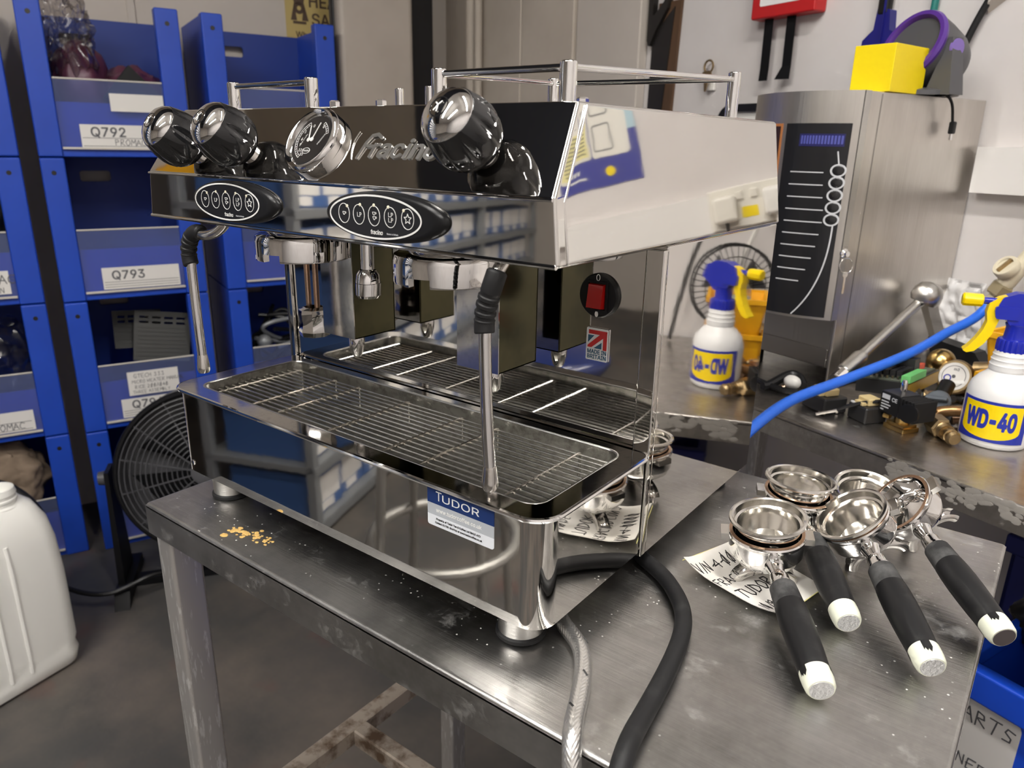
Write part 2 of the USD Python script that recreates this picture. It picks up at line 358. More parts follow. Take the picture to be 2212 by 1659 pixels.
STROKES = {'3': [[(0, .95), (.45, .9), (.2, .55), (.5, .3), (.3, 0), (0, .1)]], 'B': [[(.05, 0), (.05, 1), (.45, .85), (.1, .52), (.55, .25), (.05, 0)]], 'Y': [[(0, 1), (.3, .5), (.6, 1)], [(.3, .5), (.25, 0)]], 'A': [[(0, 0), (.35, 1), (.7, 0)], [(.15, .4), (.55, .4)]], 'C': [[(.7, .9), (.3, 1), (.02, .6), (.05, .2), (.3, 0), (.65, .08)]], 'D': [[(.05, 0), (.05, 1)], [(0, 1), (.5, .85), (.65, .45), (.4, .05), (0, 0)]],
    'E': [[(.6, 1), (0, 1), (0, 0), (.6, 0)], [(0, .5), (.5, .5)]], 'F': [[(.6, 1), (0, .95), (0, 0)], [(0, .5), (.45, .5)]], 'I': [[(.2, 1), (.2, 0)]], 'M': [[(0, 0), (.1, 1), (.4, .4), (.7, 1), (.8, 0)]],
    'N': [[(0, 0), (.05, 1), (.55, 0), (.6, 1)]], 'O': [[(.3, 1), (.02, .6), (.1, .1), (.4, 0), (.65, .4), (.55, .9), (.3, 1)]], 'P': [[(.05, 0), (.05, 1), (.5, .95), (.55, .6), (.05, .5)]],
    'R': [[(.05, 0), (.05, 1), (.5, .95), (.5, .6), (.05, .5), (.6, 0)]], 'S': [[(.6, .9), (.2, 1), (.1, .7), (.5, .4), (.45, .08), (0, .05)]], 'T': [[(0, 1), (.7, 1)], [(.35, 1), (.3, 0)]],
    'U': [[(0, 1), (.05, .2), (.3, 0), (.55, .2), (.6, 1)]], 'V': [[(0, 1), (.3, 0), (.6, 1)]], 'G': [[(.65, .85), (.3, 1), (.02, .55), (.2, .05), (.6, .1), (.6, .45), (.35, .45)]], 'H': [[(0, 0), (0, 1)], [(.55, 0), (.55, 1)], [(0, .5), (.55, .5)]], 'L': [[(0, 1), (0, 0), (.5, 0)]],
    '-': [[(.1, .45), (.5, .5)]], '/': [[(0, -.1), (.4, 1.1)]], '4': [[(.5, 0), (.45, .9), (0, .35), (.65, .4)]], '0': [[(.3, 1), (.05, .6), (.15, .1), (.4, 0), (.55, .45), (.45, .9), (.3, 1)], [(.15, -.2), (.45, 1.2)]], '1': [[(.2, 0), (.2, 1)]], '2': [[(0, .8), (.3, 1), (.5, .7), (0, 0), (.6, 0)]], '8': [[(.3, 1), (.05, .75), (.5, .3), (.3, 0), (.05, .25), (.5, .75), (.3, 1)]], '9': [[(.5, .7), (.2, .5), (.1, .9), (.4, 1), (.5, .7), (.35, 0)]], '5': [[(.55, 1), (.1, 1), (.05, .55), (.45, .5), (.5, .1), (0, 0)]], ' ': []}
def hand(s, h, d=.0005, w=.11, jit=.06, seed=0):
    """handwriting as thin pen strokes: flat ribbons, reading along +x"""
    r = random.Random(seed); G, x = [], 0.
    for ch in s:
        for st in STROKES[ch]:
            p = [((x+a+r.uniform(-jit, jit))*h, (b+r.uniform(-jit, jit))*h) for a, b in st]
            G.append(LineString(p).buffer(w*h/2, resolution=2))
        x += .45 if ch in ' -/1I' else .85
    return trimesh.util.concatenate([extr(g, d) for g in G if g.area > 0])
def blob(c, r, seed=0, amp=.25, sub=3, freq=2.2, scl=(1, 1, 1)):
    m = trimesh.creation.icosphere(sub, 1.); n = meshkit.fbm(m.vertices*freq+seed*7.3+50, 4, seed)
    m.vertices *= (1+amp*(n-.5)*2)[:, None]*r; m.vertices *= np.asarray(scl); m.apply_translation(c); return m
def smooth_poly(P, n=8):
    return Polygon(P).buffer(.0)
# room frame: e1 runs along the back wall to the right, e2 runs towards the back wall
A0 = rad(-21.); E1 = np.array([cos(A0), sin(A0), 0]); E2 = np.array([-sin(A0), cos(A0), 0]); O0 = np.array([.6, .901, 0.])
def P3(a, b, z): return O0+E1*a+E2*b+np.array([0, 0, z])
def roombox(a0, a1, b0, b1, z0, z1, c=0.): return place(box(a0, a1, b0, b1, z0, z1, c), O0, E1, E2)
ZB, WB, AL = -.035, .735, -3.36

# ---------------------------------------------------------------- the room
AR, BF, ZC = 2.9, -8.2, 2.75
struct('floor', roombox(AL-.1, AR+.1, BF-.1, WB+.1, -H-.06, -H), 'floor_concrete')
struct('wall_back', roombox(AL-.1, AR+.1, WB, WB+.1, -H, ZC), 'wall_white')
struct('wall_left', roombox(AL-.1, AL, BF, WB, -H, ZC), 'wall_cream')
struct('wall_right', roombox(AR, AR+.1, BF, WB, -H, ZC), 'wall_white')
struct('wall_front', roombox(AL-.1, AR+.1, BF-.1, BF, -H, ZC), 'wall_cream')
struct('ceiling', roombox(AL-.1, -1.98, BF-.1, WB+.1, ZC, ZC+.06), 'ceiling_beige')
struct('ceiling', roombox(-1.98, -.85, BF-.1, WB+.1, ZC, ZC+.06), 'ceiling_dark')
struct('ceiling', roombox(-.85, AR+.1, BF-.1, WB+.1, ZC, ZC+.06), 'ceiling_white')
for b in (-7.4, -6., -4.6, -3.25, -1.9, -.5):
    struct('trim', [roombox(-1.9, -.85, b-.05, b+.05, ZC-.10, ZC)], 'ceiling_dark')
# back wall: cream plaster pier with boxed corner, cracks as separate sheets of board
pier = struct('trim', roombox(-3.36, -2.50, WB-.03, WB, -H, ZC), 'pillar_cream')
struct('sheet', roombox(-2.88, -2.56, WB-.055, WB-.028, .20, ZC, .004), 'pillar_cream', pier)
struct('sheet', roombox(-2.55, -2.15, WB-.055, WB-.028, .20, ZC, .004), 'pillar_cream', pier)
struct('sheet', roombox(-2.14, -1.74, WB-.045, WB-.002, -.2, ZC, .004), 'wall_cream', pier)
trk = struct('trim', roombox(-.44, 2.15, WB-.041, WB-.0005, .425, .535), 'trunk_white'); obj('lid', roombox(-.44, 2.15, WB-.046, WB-.040, .430, .530, .002), 'trunk_white', trk)
cj = thing('conduit_pipe', 'grey painted conduit pipe running up the cream corner beside the pier', 'pipe', P3(-3.02, WB-.06, 0), -21.)
obj('pipe', cyl((0, 0, -1.2), (0, 0, 2.7), .028), 'pillar_cream', cj); obj('pipe', cyl((.075, 0, -1.2), (.075, 0, 2.7), .02), 'pillar_cream', cj)
wj = struct('trim', roombox(AL, AL+.012, -.86, -.83, .3, ZC), 'wall_cream')

# lamps: strip lights under the ceiling
def strip_light(a, b, rz, L, label):
    t = thing('ceiling_light', label, 'ceiling light', P3(a, b, ZC-.32), -21.+rz)
    obj('housing', box(-L/2, L/2, -.09, .09, .03, .08, .01), 'white_plastic', t)
    for k in range(4):
        x0 = -L/2+.03+k*(L-.06)/4
        obj('diffuser', box(x0+.012, x0+(L-.06)/4-.012, -.075, .075, .0, .03, .006), 'lamp_white', t)
    for sx in (-1, 1): obj('hanger', cyl((sx*L*.4, 0, .08), (sx*L*.4, 0, .32), .006, n=8), 'black_matte', t)
strip_light(.95, -.75, 0, 2.2, 'long white strip light above the table end of the right bench')
strip_light(-.25, -3.0, 90, 2.4, 'long white strip light over the aisle beside the grey parts rack')
strip_light(1.0, -3.2, 90, 2.2, 'long white strip light behind the place where the photographer stands')

# ---------------------------------------------------------------- steel table
TX0, TX1, TY0, TY1 = -.3486, .690, -.0635, .6213
tb = thing('steel_table', 'worn grey stainless steel table carrying the coffee machine', 'table', (0, 0, 0))
obj('tabletop', rbox(TX0, TX1, TY0, TY1, -.012, 0, .005), 'table_steel', tb)
for a in ((TX0, TX1, TY0, TY0+.003), (TX0, TX1, TY1-.003, TY1)): obj('apron', box(a[0], a[1], a[2], a[3], -.050, -.004), 'table_steel', tb)
for a in ((TX0, TX0+.003), (TX1-.003, TX1)): obj('apron', box(a[0], a[1], TY0+.003, TY1-.003, -.050, -.004), 'table_steel', tb)
for x in (-.343, .645):
    for y in (-.058, .566): obj('leg', rbox(x, x+.041, y, y+.05, -H, -.012, .006, 8), 'leg_alu', tb)
obj('stretcher', box(-.338, -.302, -.012, .57, -.672, -.632, .003), 'stretcher_rust', tb)
obj('stretcher', box(.65, .686, -.012, .57, -.672, -.632, .003), 'stretcher_rust', tb)
obj('stretcher', box(-.302, .65, .262, .298, -.672, -.632, .003), 'stretcher_rust', tb)
# residue flakes
fl = []
for i in range(46):
    u = RNG.random(); cx = -.172+.07*u+RNG.normal()*.006; cy = -.028+.016*u+RNG.normal()*.007
    fl.append(place(blob((0, 0, 0), .0035*(1.2-u*.7)*(.5+RNG.random()), i, .5, 1, 3, (1, .8, .18)), (cx, cy, .0003)))
single('residue_smear', fl, 'residue', 'dried golden residue smeared on the left front of the steel table', 'residue', kind='stuff')

# ---------------------------------------------------------------- espresso machine
mc = thing('espresso_machine', 'polished steel two-group espresso machine standing on the steel table', 'coffee machine', (0, 0, 0))
XL, XR = -.336, .336
r = .004
def headpts(k):
    return []
HP = []
for s in (-1, 1):
    for (y, z, w) in ((-.0036, .417, .336), (-.0027, .4752, .330), (.048, .5559, .317), (.562, .5559, .317), (.567, .417, .336)):
        HP.append((s*(w-r), y+(r if y < .3 else -r), z+(r if z < .45 else (-r if z > .5 else 0))))
obj('head_casing', round_hull(HP, r, 20), 'mirror_steel', mc, 40)
# bright folded lip along the lower and upper front edges, raised side cover
obj('front_lip', [tube([(-.334, -.0035, .4185), (.334, -.0035, .4185)], .0022, 8), tube([(-.328, -.0035, .4745), (.328, -.0035, .4745)], .0016, 8)], 'chrome', mc)
for s in (-1, 1):
    nx = np.array([.99, 0, .1395]); nx /= np.linalg.norm(nx); q = lambda y, z: np.array([s*(.336-.0194*(z-.417)/.139), y, z])
    pts = [q(.012, .4215), (q(.012, .472)), q(.060, .5515), q(.552, .5515), q(.558, .4215)]
    obj('side_cover', round_hull([p+np.array([s*.0006, 0, 0]) for p in pts], .0022, 14), 'mirror_steel', mc, 40)
# control slope helpers
NS = np.array([0, -.0807, .0507]); NS = NS/np.linalg.norm(NS); NS = np.array([0, NS[1], NS[2]])
SU = np.array([0, .0507, .0807])/np.linalg.norm([.0507, .0807]); NS = np.array([0, -SU[2], SU[1]])
def sl(x, v): return np.array([x, -.0027, .4752])+SU*v           # v = distance up the slope
def knob(x, v):
    c = sl(x, v)
    def rf(t, rr, h):
        k = np.exp(-((h-.037)/.016)**2); return rr*(1-.11*k*np.maximum(0, np.cos(8*t))**3)
    kb = obj('knob', lathe([(.017, .005), (.021, .0075), (.026, .012), (.0305, .018), (.0330, .026), (.0338, .034), (.0325, .044), (.0298, .053), (.0276, .060), (.0266, .0605)], 96, c, NS, rf), 'black_gloss', mc, 50)
    obj('stem', lathe([(.013, 0), (.013, .004), (.0115, .005), (.0115, .008)], 32, c, NS), 'chrome', kb)
    obj('cap', lathe([(.0268, .0598), (.0266, .0612), (.0245, .0645), (.0205, .0680), (.0150, .0708), (.008, .0725), (.0, .0730)], 48, c, NS), 'chrome', kb, 60, label='domed chrome cap')
    obj('emblem', [ring(c+NS*.0721, .0092, .0007, NS, 32, 6), lathe([(.0082, .0720), (.0, .0738)], 24, c, NS)], 'black_gloss', kb)
    a, b, _ = frame(NS)
    tri = [place(extr(LineString([(-.003, -.004+.0), (.0, .001), (.003, .004)]).buffer(.0006), .0006), c+NS*.0733, (1, 0, 0), SU), place(extr(LineString([(.0005, -.005), (.0, .001), (-.003, .003)]).buffer(.0006), .0006), c+NS*.0733, (1, 0, 0), SU)]
    obj('logo', tri, 'print_white', kb)
knob(-.2262, .030); knob(-.1215, .0335); knob(.2360, .0405)
# pressure gauge
gc = sl(-.0055, .0470)
gg = obj('pressure_gauge', lathe([(.0395, 0), (.0395, .008), (.0385, .0115), (.0360, .0135), (.0335, .0130), (.0310, .0105), (.0295, .0085)], 64, gc, NS), 'chrome', mc, 50)
obj('dial', lathe([(.0298, .0088), (0, .0089)], 48, gc, NS), 'dial_black', gg)
gx, gy = np.array([1., 0, 0]), SU
def on_dial(m, h=.0091): return place(m, gc+NS*h, gx, gy)
def arc2(R, a0, a1, w, n=40):
    t = np.radians(np.linspace(a0, a1, n)); return LineString(np.c_[R*np.cos(t), R*np.sin(t)]).buffer(w/2, cap_style=2)
mk = [extr(arc2(.0245, 120, 245, .0007), .0002), extr(arc2(.0215, 120, 245, .0006), .0002), extr(arc2(.0245, 20, 62, .0007), .0002), extr(arc2(.0215, 20, 62, .0006), .0002)]
for a in list(np.linspace(120, 245, 16))+list(np.linspace(20, 62, 6)):
    t = rad(a); mk.append(extr(LineString([(.0215*cos(t), .0215*sin(t)), (.0245*cos(t), .0245*sin(t))]).buffer(.0003), .0002))
for s, x, y in (('0', -.006, .0155), ('3', -.017, .008), ('6', -.0175, -.001), ('9', -.0165, -.008), ('12', -.0145, -.0145), ('15', -.0095, -.0195), ('0', .0105, .0145)):
    mk.append(place(text(s, .0034, .0002, True), (x, y, 0)))
obj('scale_marks', on_dial(cat_mesh(mk)), 'print_white', gg)
obj('scale_text', on_dial(cat_mesh([place(text('kg/cm2 BAR', .0018, .0002), (-.011, .007, 0), (-.35, -.93, 0), (.93, -.35, 0)), place(text('PRESSIONE', .0019, .0002), (.0135, -.006, 0), (.45, .89, 0), (-.89, .45, 0)),
    place(text('fracino', .0024, .0002, True, .1, True), (-.0015, -.0145, 0)), extr(Point(0, 0).buffer(1, 24).boundary.buffer(.08), .0002).apply_transform(np.diag([.0062, .0034, 1, 1])).apply_translation((-.0015, -.0135, 0))])), 'print_white', gg)
obj('needle', on_dial(cat_mesh([extr(LineString([(-.0035, -.0005), (-.0085, .0165)]).buffer(.0008), .0005), extr(Point(-.0035, -.0005).buffer(.0026), .0008)]), .0097), 'print_white', gg)
obj('needle', on_dial(cat_mesh([extr(LineString([(.003, -.0005), (.0068, .0195)]).buffer(.0008), .0005), extr(Point(.003, -.0005).buffer(.0026), .0008)]), .0107), 'print_white', gg)
obj('lens', lathe([(.0310, .0122), (0, .0126)], 48, gc, NS), 'glass_clear', gg)
# embossed lettering on the slope
lg = [place(text('racino', .0205, .0016, True, .18, width=.0955), (.0168, 0, 0)), extr(LineString([(0.001, -.0015), (.0065, .016), (.012, .0245), (.020, .0262), (.0265, .0225)]).buffer(.0019), .0016), extr(LineString([(.008, .0125), (.0185, .0125)]).buffer(.0015), .0016)]
sw = [extr(LineString(np.c_[-.008+.0*np.linspace(0, 1, 12)-.006*np.sin(np.linspace(0, 2.6, 12)), .032*np.linspace(0, 1, 12)-.003]).buffer(.0006), .0008)]
lo = obj('logo', [place(m, sl(.067, .0335), (1, 0, 0), SU) for m in lg+sw], 'satin_steel', mc, label='embossed lettering')
# oval keypads on the lower front band
def keypad(cx, cz, hx, hz):
    P = []
    for r_, h_ in ((1., 0), (.995, .0025), (.965, .0055), (.90, .0075), (.82, .0082), (.0, .0084)): P.append((r_, h_))
    m = lathe(P, 96, (0, 0, 0), (0, 0, 1)); V = m.vertices.copy(); V[:, 0] *= hx; V[:, 1] *= hz; m = trimesh.Trimesh(V, m.faces, process=False)
    yf = -.0034
    kp = obj('keypad', xz(m, (cx, yf, cz)), 'black_satin', mc, 60)
    W = .0086
    ell = affinity.scale(Point(0, 0).buffer(1, 48), hx*.758, hz*.83)
    obj('outline', xz(extr(ell.boundary.buffer(.0009), .0004), (cx-.0085, yf-W+.0002, cz)), 'print_white', kp)
    obj('face', xz(extr(ell, .0003), (cx-.0085, yf-W+.0004, cz)), 'dial_black', kp)
    k = hx/.0868
    for i, (dx, lx, lz) in enumerate(((-.0515, .0050, .0075), (-.0290, .0022, .0098), (-.0065, 0, .0105), (.0165, -.0025, .0098), (.0405, -.0052, .0078))):
        x, z = cx+dx*k-.001, cz+.0012
        c = affinity.scale(Point(0, 0).buffer(1, 24), .0083, .0098)
        ic = []
        def cup(u, v, w, h, square=False):
            if square: g = LineString([(u-w, v+h), (u-w, v-h), (u+w*.6, v-h), (u+w*.6, v+h)])
            else: g = LineString([(u-w, v+h), (u-w*.8, v), (u-w*.3, v-h), (u+w*.2, v-h), (u+w*.6, v), (u+w*.7, v+h), (u-w, v+h)])
            ic.append(extr(g.buffer(.00028), .0003)); ic.append(extr(Point(u+w*1.1, v+h*.4).buffer(h*.55).boundary.buffer(.00025), .0003))
        if i == 0: cup(0, 0, .0020, .0015)
        elif i == 1: cup(0, 0, .0022, .0020, True)
        elif i == 2: cup(0, .0022, .0022, .0015); cup(.0003, -.0022, .0022, .0015)
        elif i == 3: cup(0, .0026, .0024, .0019, True); cup(0, -.0026, .0024, .0019, True)
        else:
            t = np.radians(90+36*np.arange(11)); rr = np.where(np.arange(11) % 2 == 0, .0050, .0023); ic.append(extr(LineString(np.c_[rr*np.cos(t), rr*np.sin(t)]).buffer(.0004), .0003))
        b = obj('button', xz(extr(c.boundary.buffer(.00036), .0004), (x, yf-W, z)), 'print_white', kp)
        obj('icon', [xz(q, (x, yf-W, z)) for q in ic], 'print_white', mc)
        obj('indicator_lamp', [xz(lathe([(.0017, 0), (.0016, .0007), (0, .0012)], 14), (x+lx, yf-W+.0002, z+lz))], 'led_cream', mc)
    obj('brand_print', xz(text('fracino', .0042, .0003, True, .08, width=.0175), (cx-.0135, yf-W, cz-.0168)), 'print_white', kp)
    obj('origin_print', xz(text('Made in Britain', .0017, .0003), (cx+.010, yf-W, cz-.0160)), 'print_grey', kp)
keypad(-.131, .4472, .0868, .0252); keypad(.1264, .4470, .0868, .0252)
# cup rail posts and rails on the top plate
zt = .5555
def post(x, y, z1, rr=.0078): return obj('rail_post', lathe([(rr, zt-.002), (rr, z1-.0015), (rr-.0015, z1), (0, z1)], 28, (x, y, 0)), 'chrome', mc, 50)
for x, y, z1 in ((-.2121, .06, .588), (-.0574, .06, .5885), (.1427, .06, .590), (.2974, .06, .590), (.3023, .43, .610), (-.2181, .43, .6085), (.0289, .43, .612), (-.2881, .43, .607)): post(x, y, z1)
def rail(p, q): obj('rail', cyl(p, q, .0035, n=16), 'chrome', mc)
rail((-.2121, .06, .5825), (-.0574, .06, .583)); rail((.1427, .06, .5845), (.2974, .06, .5845)); rail((.2974, .06, .5845), (.3023, .43, .6015)); rail((.0289, .43, .6045), (.3023, .43, .6015))
rail((.1427, .06, .5845), (.0289, .43, .605))
for x, y in ((-.012, .055), (.060, .058), (.285, .105), (.20, .30)):
    obj('bolt', lathe([(.006, zt-.001), (.006, zt+.0055), (.0045, zt+.007), (0, zt+.007)], 6, (x, y, 0)), 'chrome', mc, 20)
# rear body, backsplash and flanges
obj('rear_body', rbox(-.352, .329, .226, .583, .0316, .4165, .003), 'mirror_steel', mc, 40)
obj('backsplash', box(-.335, .3045, .2222, .227, .150, .4165, .0006), 'mirror_steel', mc)
for x0, x1 in ((.3065, .329), (-.352, -.337)): obj('corner_flange', rbox(x0, x1, .2165, .229, .0316, .412, .002), 'mirror_steel', mc, 40)
# base with rounded front corners
def rrect(x0, x1, y0, y1, r0, n=10, rb=None):
    P = []; rb = r0 if rb is None else rb
    for cx, cy, a0, rr in ((x1, y0, -90, r0), (x1, y1, 0, rb), (x0, y1, 90, rb), (x0, y0, 180, r0)):
        sx = -1 if cx == x1 else 1; sy = 1 if cy == y0 else -1
        for t in np.radians(np.linspace(a0, a0+90, n)): P.append((cx+sx*rr+rr*cos(t), cy+sy*rr+rr*sin(t)))
    return Polygon(P)
bx0, bx1 = -.341, .3276
outer = rrect(bx0, bx1, 0, .2135, .028, 12, .004)
shell = outer.difference(rrect(bx0+.003, bx1-.003, .003, .2105, .025, 12, .003))
obj('base_casing', extr(shell, .127, .040), 'mirror_steel', mc, 25)
lip_o = rrect(bx0-.0035, bx1+.0035, -.004, .2150, .031, 12, .012)
opening = rrect(-.312, .305, .022, .200, .020, 10)
ringp = lip_o.difference(opening)
obj('tray_lip', extr(ringp, .0055, .1660), 'mirror_dusty', mc, 25)
ob = np.array(lip_o.exterior.coords); obj('lip_edge', tube(np.c_[ob[:-1], np.full(len(ob)-1, .1687)], .0030, 8, closed=True), 'chrome', mc)
ib = np.array(opening.exterior.coords); obj('lip_edge', tube(np.c_[ib[:-1], np.full(len(ib)-1, .1705)], .0018, 6, closed=True), 'satin_steel', mc)
walls = opening.buffer(.0006).difference(opening.buffer(-.0014))
obj('tray', [extr(walls, .050, .120), extr(opening.difference(affinity.rotate(affinity.scale(Point(-.030, .100).buffer(1, 16), .012, .006), -15)), .002, .1185)], 'tray_steel', mc)
for x, y in ((.2755, .040), (-.2755, .036), (.28, .545), (-.325, .535)):
    ft = obj('foot', lathe([(.026, .006), (.026, .044), (.0, .044)], 40, (x, y, 0)), 'satin_steel', mc)
    obj('rubber_pad', lathe([(.0265, 0), (.0285, .002), (.0285, .006), (.026, .008)], 40, (x, y, 0)), 'black_rubber', ft)
for x in (-.312,): obj('screw', xz(lathe([(.0045, 0), (.004, .0012), (0, .0016)], 16), (x, -.0002, .054)), 'chrome', mc)
# group heads
def group(cx, cy):
    bell = lathe([(.0594, .3725), (.0600, .375), (.0600, .397), (.0580, .4030), (.052, .4060), (.044, .4075), (.044, .4175)], 80, (cx, cy, 0))
    M = m3.Manifold(m3.Mesh(np.asarray(bell.vertices, np.float32), np.asarray(bell.faces, np.uint32)))
    if M.is_empty() or M.volume() <= 0:
        bell.invert(); M = m3.Manifold(m3.Mesh(np.asarray(bell.vertices, np.float32), np.asarray(bell.faces, np.uint32)))
    bore = m3.Manifold.cylinder(.024, .050, .050, 64).translate((cx, cy, .366))
    for a in (-78, 102):
        c = m3.Manifold.cube((.03, .026, .0165), True).translate((.055, 0, .374)).rotate((0, 0, a)).translate((cx, cy, 0)); M = M-c
    g = obj('group_head', as_tm(M-bore), 'chrome', mc, 40)
    obj('shower_screen', lathe([(.048, .3880), (.0, .3880)], 40, (cx, cy, 0)), 'chrome_worn', g)
group(.1310, .082); group(-.1230, .082)
# steel covers behind the groups with acorn nuts
for x0 in (-.1365, .1120):
    x1 = x0+.0635
    cv = obj('group_cover', [box(x0, x1, .120, .1215, .262, .4165), box(x0, x0+.0015, .1215, .196, .262, .4165), box(x0, x1, .1215, .196, .262, .2635), box(x0, x1, .1945, .196, .262, .4165)], 'mirror_dusty', mc, 20)
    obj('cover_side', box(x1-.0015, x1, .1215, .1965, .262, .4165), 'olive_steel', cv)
    xc = x0+.033
    obj('acorn_nut', lathe([(.0105, .262), (.0115, .252), (.0110, .243), (.0080, .231), (.0055, .2275), (0, .2265)], 12, (xc, .150, 0)), 'chrome', cv, 30)
# drain cup with twin tubes left of the left cover
dc = obj('drain_cup', lathe([(.0215, .243), (.0235, .250), (.0205, .262), (.0225, .276), (.0215, .283), (.014, .286), (.014, .278)], 8, (-.196, .150, 0)), 'chrome', mc, 25)
for x in (-.206, -.187): obj('drain_tube', cyl((x, .150, .28), (x, .150, .417), .0042, n=12), 'copper_worn', dc)
# hot water spout
ws = obj('water_spout', cyl((.0258, .06, .372), (.0262, .06, .4175), .0078, n=24), 'chrome', mc)
obj('nozzle', lathe([(.0125, .3425), (.0150, .346), (.0152, .360), (.0145, .3605), (.0145, .3625), (.0135, .370), (.010, .3755), (.006, .3775)], 24, (.0255, .06, 0)), 'chrome', ws, 30)
# steam wands
def wand(P_pipe, P_grip, P_low, tip):
    w = obj('steam_wand', tube(spline(P_low, 24), .0063, 16), 'chrome', mc)
    obj('elbow_pipe', tube(spline(P_pipe, 24), .0066, 16), 'chrome_worn', w)
    G = spline(P_grip, 60); u = np.linspace(0, 1, 60); rr = .0100+.0006*np.sign(np.sin(u*48))*((u > .35) & (u < .80)); rr[:3] = (.0078, .0093, .0100); rr[-2:] = (.0100, .0092)
    obj('grip', tube(G, rr, 20), 'grip_rubber', w, label='ribbed black rubber grip')
    a = np.asarray(tip[0], float); d = np.asarray(tip[1], float)-a
    obj('tip', lathe([(.0066, 0), (.0072, .004), (.0085, .017), (.0086, .0215), (.0070, .0255), (0, .0265)], 20, a, d), 'chrome_worn', w)
wand([(.262, .030, .425), (.265, .012, .415), (.264, .002, .404)], [(.2645, .004, .408), (.2610, .0, .392), (.2550, 0, .374), (.2527, 0, .347)], [(.2530, 0, .350), (.2560, 0, .272), (.2605, 0, .208)], ((.2604, 0, .2115), (.2614, 0, .18)))
wand([(-.176, .012, .428), (-.183, .006, .412), (-.205, 0, .4015), (-.228, 0, .402)], [(-.221, 0, .4022), (-.240, 0, .4005), (-.2525, 0, .388), (-.2545, 0, .358)], [(-.2545, 0, .361), (-.2545, 0, .292), (-.2530, 0, .232)], ((-.2530, 0, .2335), (-.2527, 0, .20)))
# power switch, badge, asset sticker
sx_, sz_, sy_ = .2478, .351, .2218
ps = obj('power_switch', xz(lathe([(.0265, 0), (.0265, .003), (.0245, .006), (.023, .0062), (0, .0062)], 48), (sx_, sy_, sz_)), 'black_satin', mc)
obj('bezel', xz(extr(sbox(-.0145, -.018, .0145, .018).difference(sbox(-.0118, -.0155, .0118, .0155)), .0022), (sx_, sy_-.006, sz_)), 'black_matte', ps)
rk = place(hull([(-.0108, -.0145, 0), (.0108, -.0145, 0), (.0108, .0145, 0), (-.0108, .0145, 0), (-.0098, -.0135, .0085), (.0098, -.0135, .0085), (.0098, .0135, .0045), (-.0098, .0135, .0045)]))
obj('rocker', xz(rk, (sx_-.0005, sy_-.006, sz_)), 'switch_red', ps, 20, label='red rocker')
obj('marks', [xz(extr(affinity.scale(Point(0, 0).buffer(1, 20), .0022, .0036).boundary.buffer(.0004), .0004), (sx_, sy_-.0062, sz_+.0218)), xz(extr(affinity.scale(Point(0, 0).buffer(1, 20), .0023, .0036), .0004), (sx_, sy_-.0062, sz_-.0215))], 'print_white', ps)
bd = obj('badge', xz(extr(rrect(.2320, .2638, .2700, .3120, .0022), .0016), (0, sy_+.0002, 0)), 'chrome', mc)
obj('plate', xz(extr(rrect(.2330, .2628, .2710, .3110, .0016), .0006), (0, sy_-.0012, 0)), 'badge_white', bd)
obj('arrow', xz(extr([(.2362, .3085), (.2615, .3085), (.2615, .2852), (.2565, .2852), (.2565, .3000), (.2405, .2868), (.2352, .2868), (.2352, .2890), (.2515, .3036), (.2362, .3036)], .0004), (0, sy_-.0017, 0)), 'badge_red', bd)
obj('flag_blue', [xz(extr([(.2355, .3020), (.2355, .2925), (.2440, .3020)], .0004), (0, sy_-.0017, 0)), xz(extr([(.2440, .2862), (.2545, .2862), (.2545, .2945)], .0004), (0, sy_-.0017, 0))], 'badge_blue', bd)
obj('badge_text', [xz(text('MADE IN', .0049, .0004, True, width=.0262), (.2352, sy_-.0017, .2795)), xz(text('BRITAIN', .0049, .0004, True, width=.0262), (.2352, sy_-.0017, .2732))], 'badge_blue', bd)
st = obj('asset_sticker', xz(extr(sbox(.1740, .1455, .2672, .1652), .0005), (0, 0, 0)), 'sticker_navy', mc, label='navy, grey and white property sticker')
obj('grey_band', xz(extr(sbox(.1740, .1318, .2672, .1455), .0005), (0, 0, 0)), 'sticker_grey', st)
obj('white_band', xz(extr(rrect(.1740, .2672, .1185, .1360, .003).intersection(sbox(.17, .11, .27, .1318)), .0005), (0, 0, 0)), 'sticker_white', st)
obj('brand_text', [xz(text('T', .0108, .0003), (.1868, -.0005, .1503)), xz(text('UDOR', .0085, .0003, width=.0515), (.1960, -.0005, .1503))], 'print_white', st)
obj('web_text', xz(text('www.tudorcoffee.co.uk', .0045, .0003, True, width=.0640), (.1868, -.0005, .1365)), 'print_white', st)
obj('small_text', [xz(text('Property of Tudor Tea & Coffee Ltd RM15 4YD', .0022, .0003, True, width=.0625), (.1870, -.0005, .1268)), xz(text('Contact 01708-866966 or www.tudorcoffee.co.uk', .0022, .0003, True, width=.0665), (.1852, -.0005, .1222))], 'ink_black', st)
# drip grate: lies loose in the tray
gr = thing('drip_grate', 'wire drip grate lying in the tray under the group heads', 'grate', (0, 0, .006))
for i in range(15):
    y = .0305+i*.0113
    x0 = -.309+(.0 if 3 < i < 11 else .006)*0
    pts = [(x0, y, .1525), (.292, y, .1525), (.2975, y, .1540), (.2985, y, .158)]
    obj('wire', tube(pts, .00125, 6), 'wire_steel', gr)
for x in (-.288, -.204, -.149, -.043, .060, .122, .250):
    obj('cross_wire', tube([(x, .030, .1300), (x, .030, .1535), (x, .034, .1545), (x, .186, .1545), (x, .190, .1540), (x, .190, .1215)], .0016, 6), 'wire_steel', gr)
obj('end_wire', tube([(.2965, .030, .1535), (.2965, .188, .1535)], .0013, 6), 'wire_steel', gr)

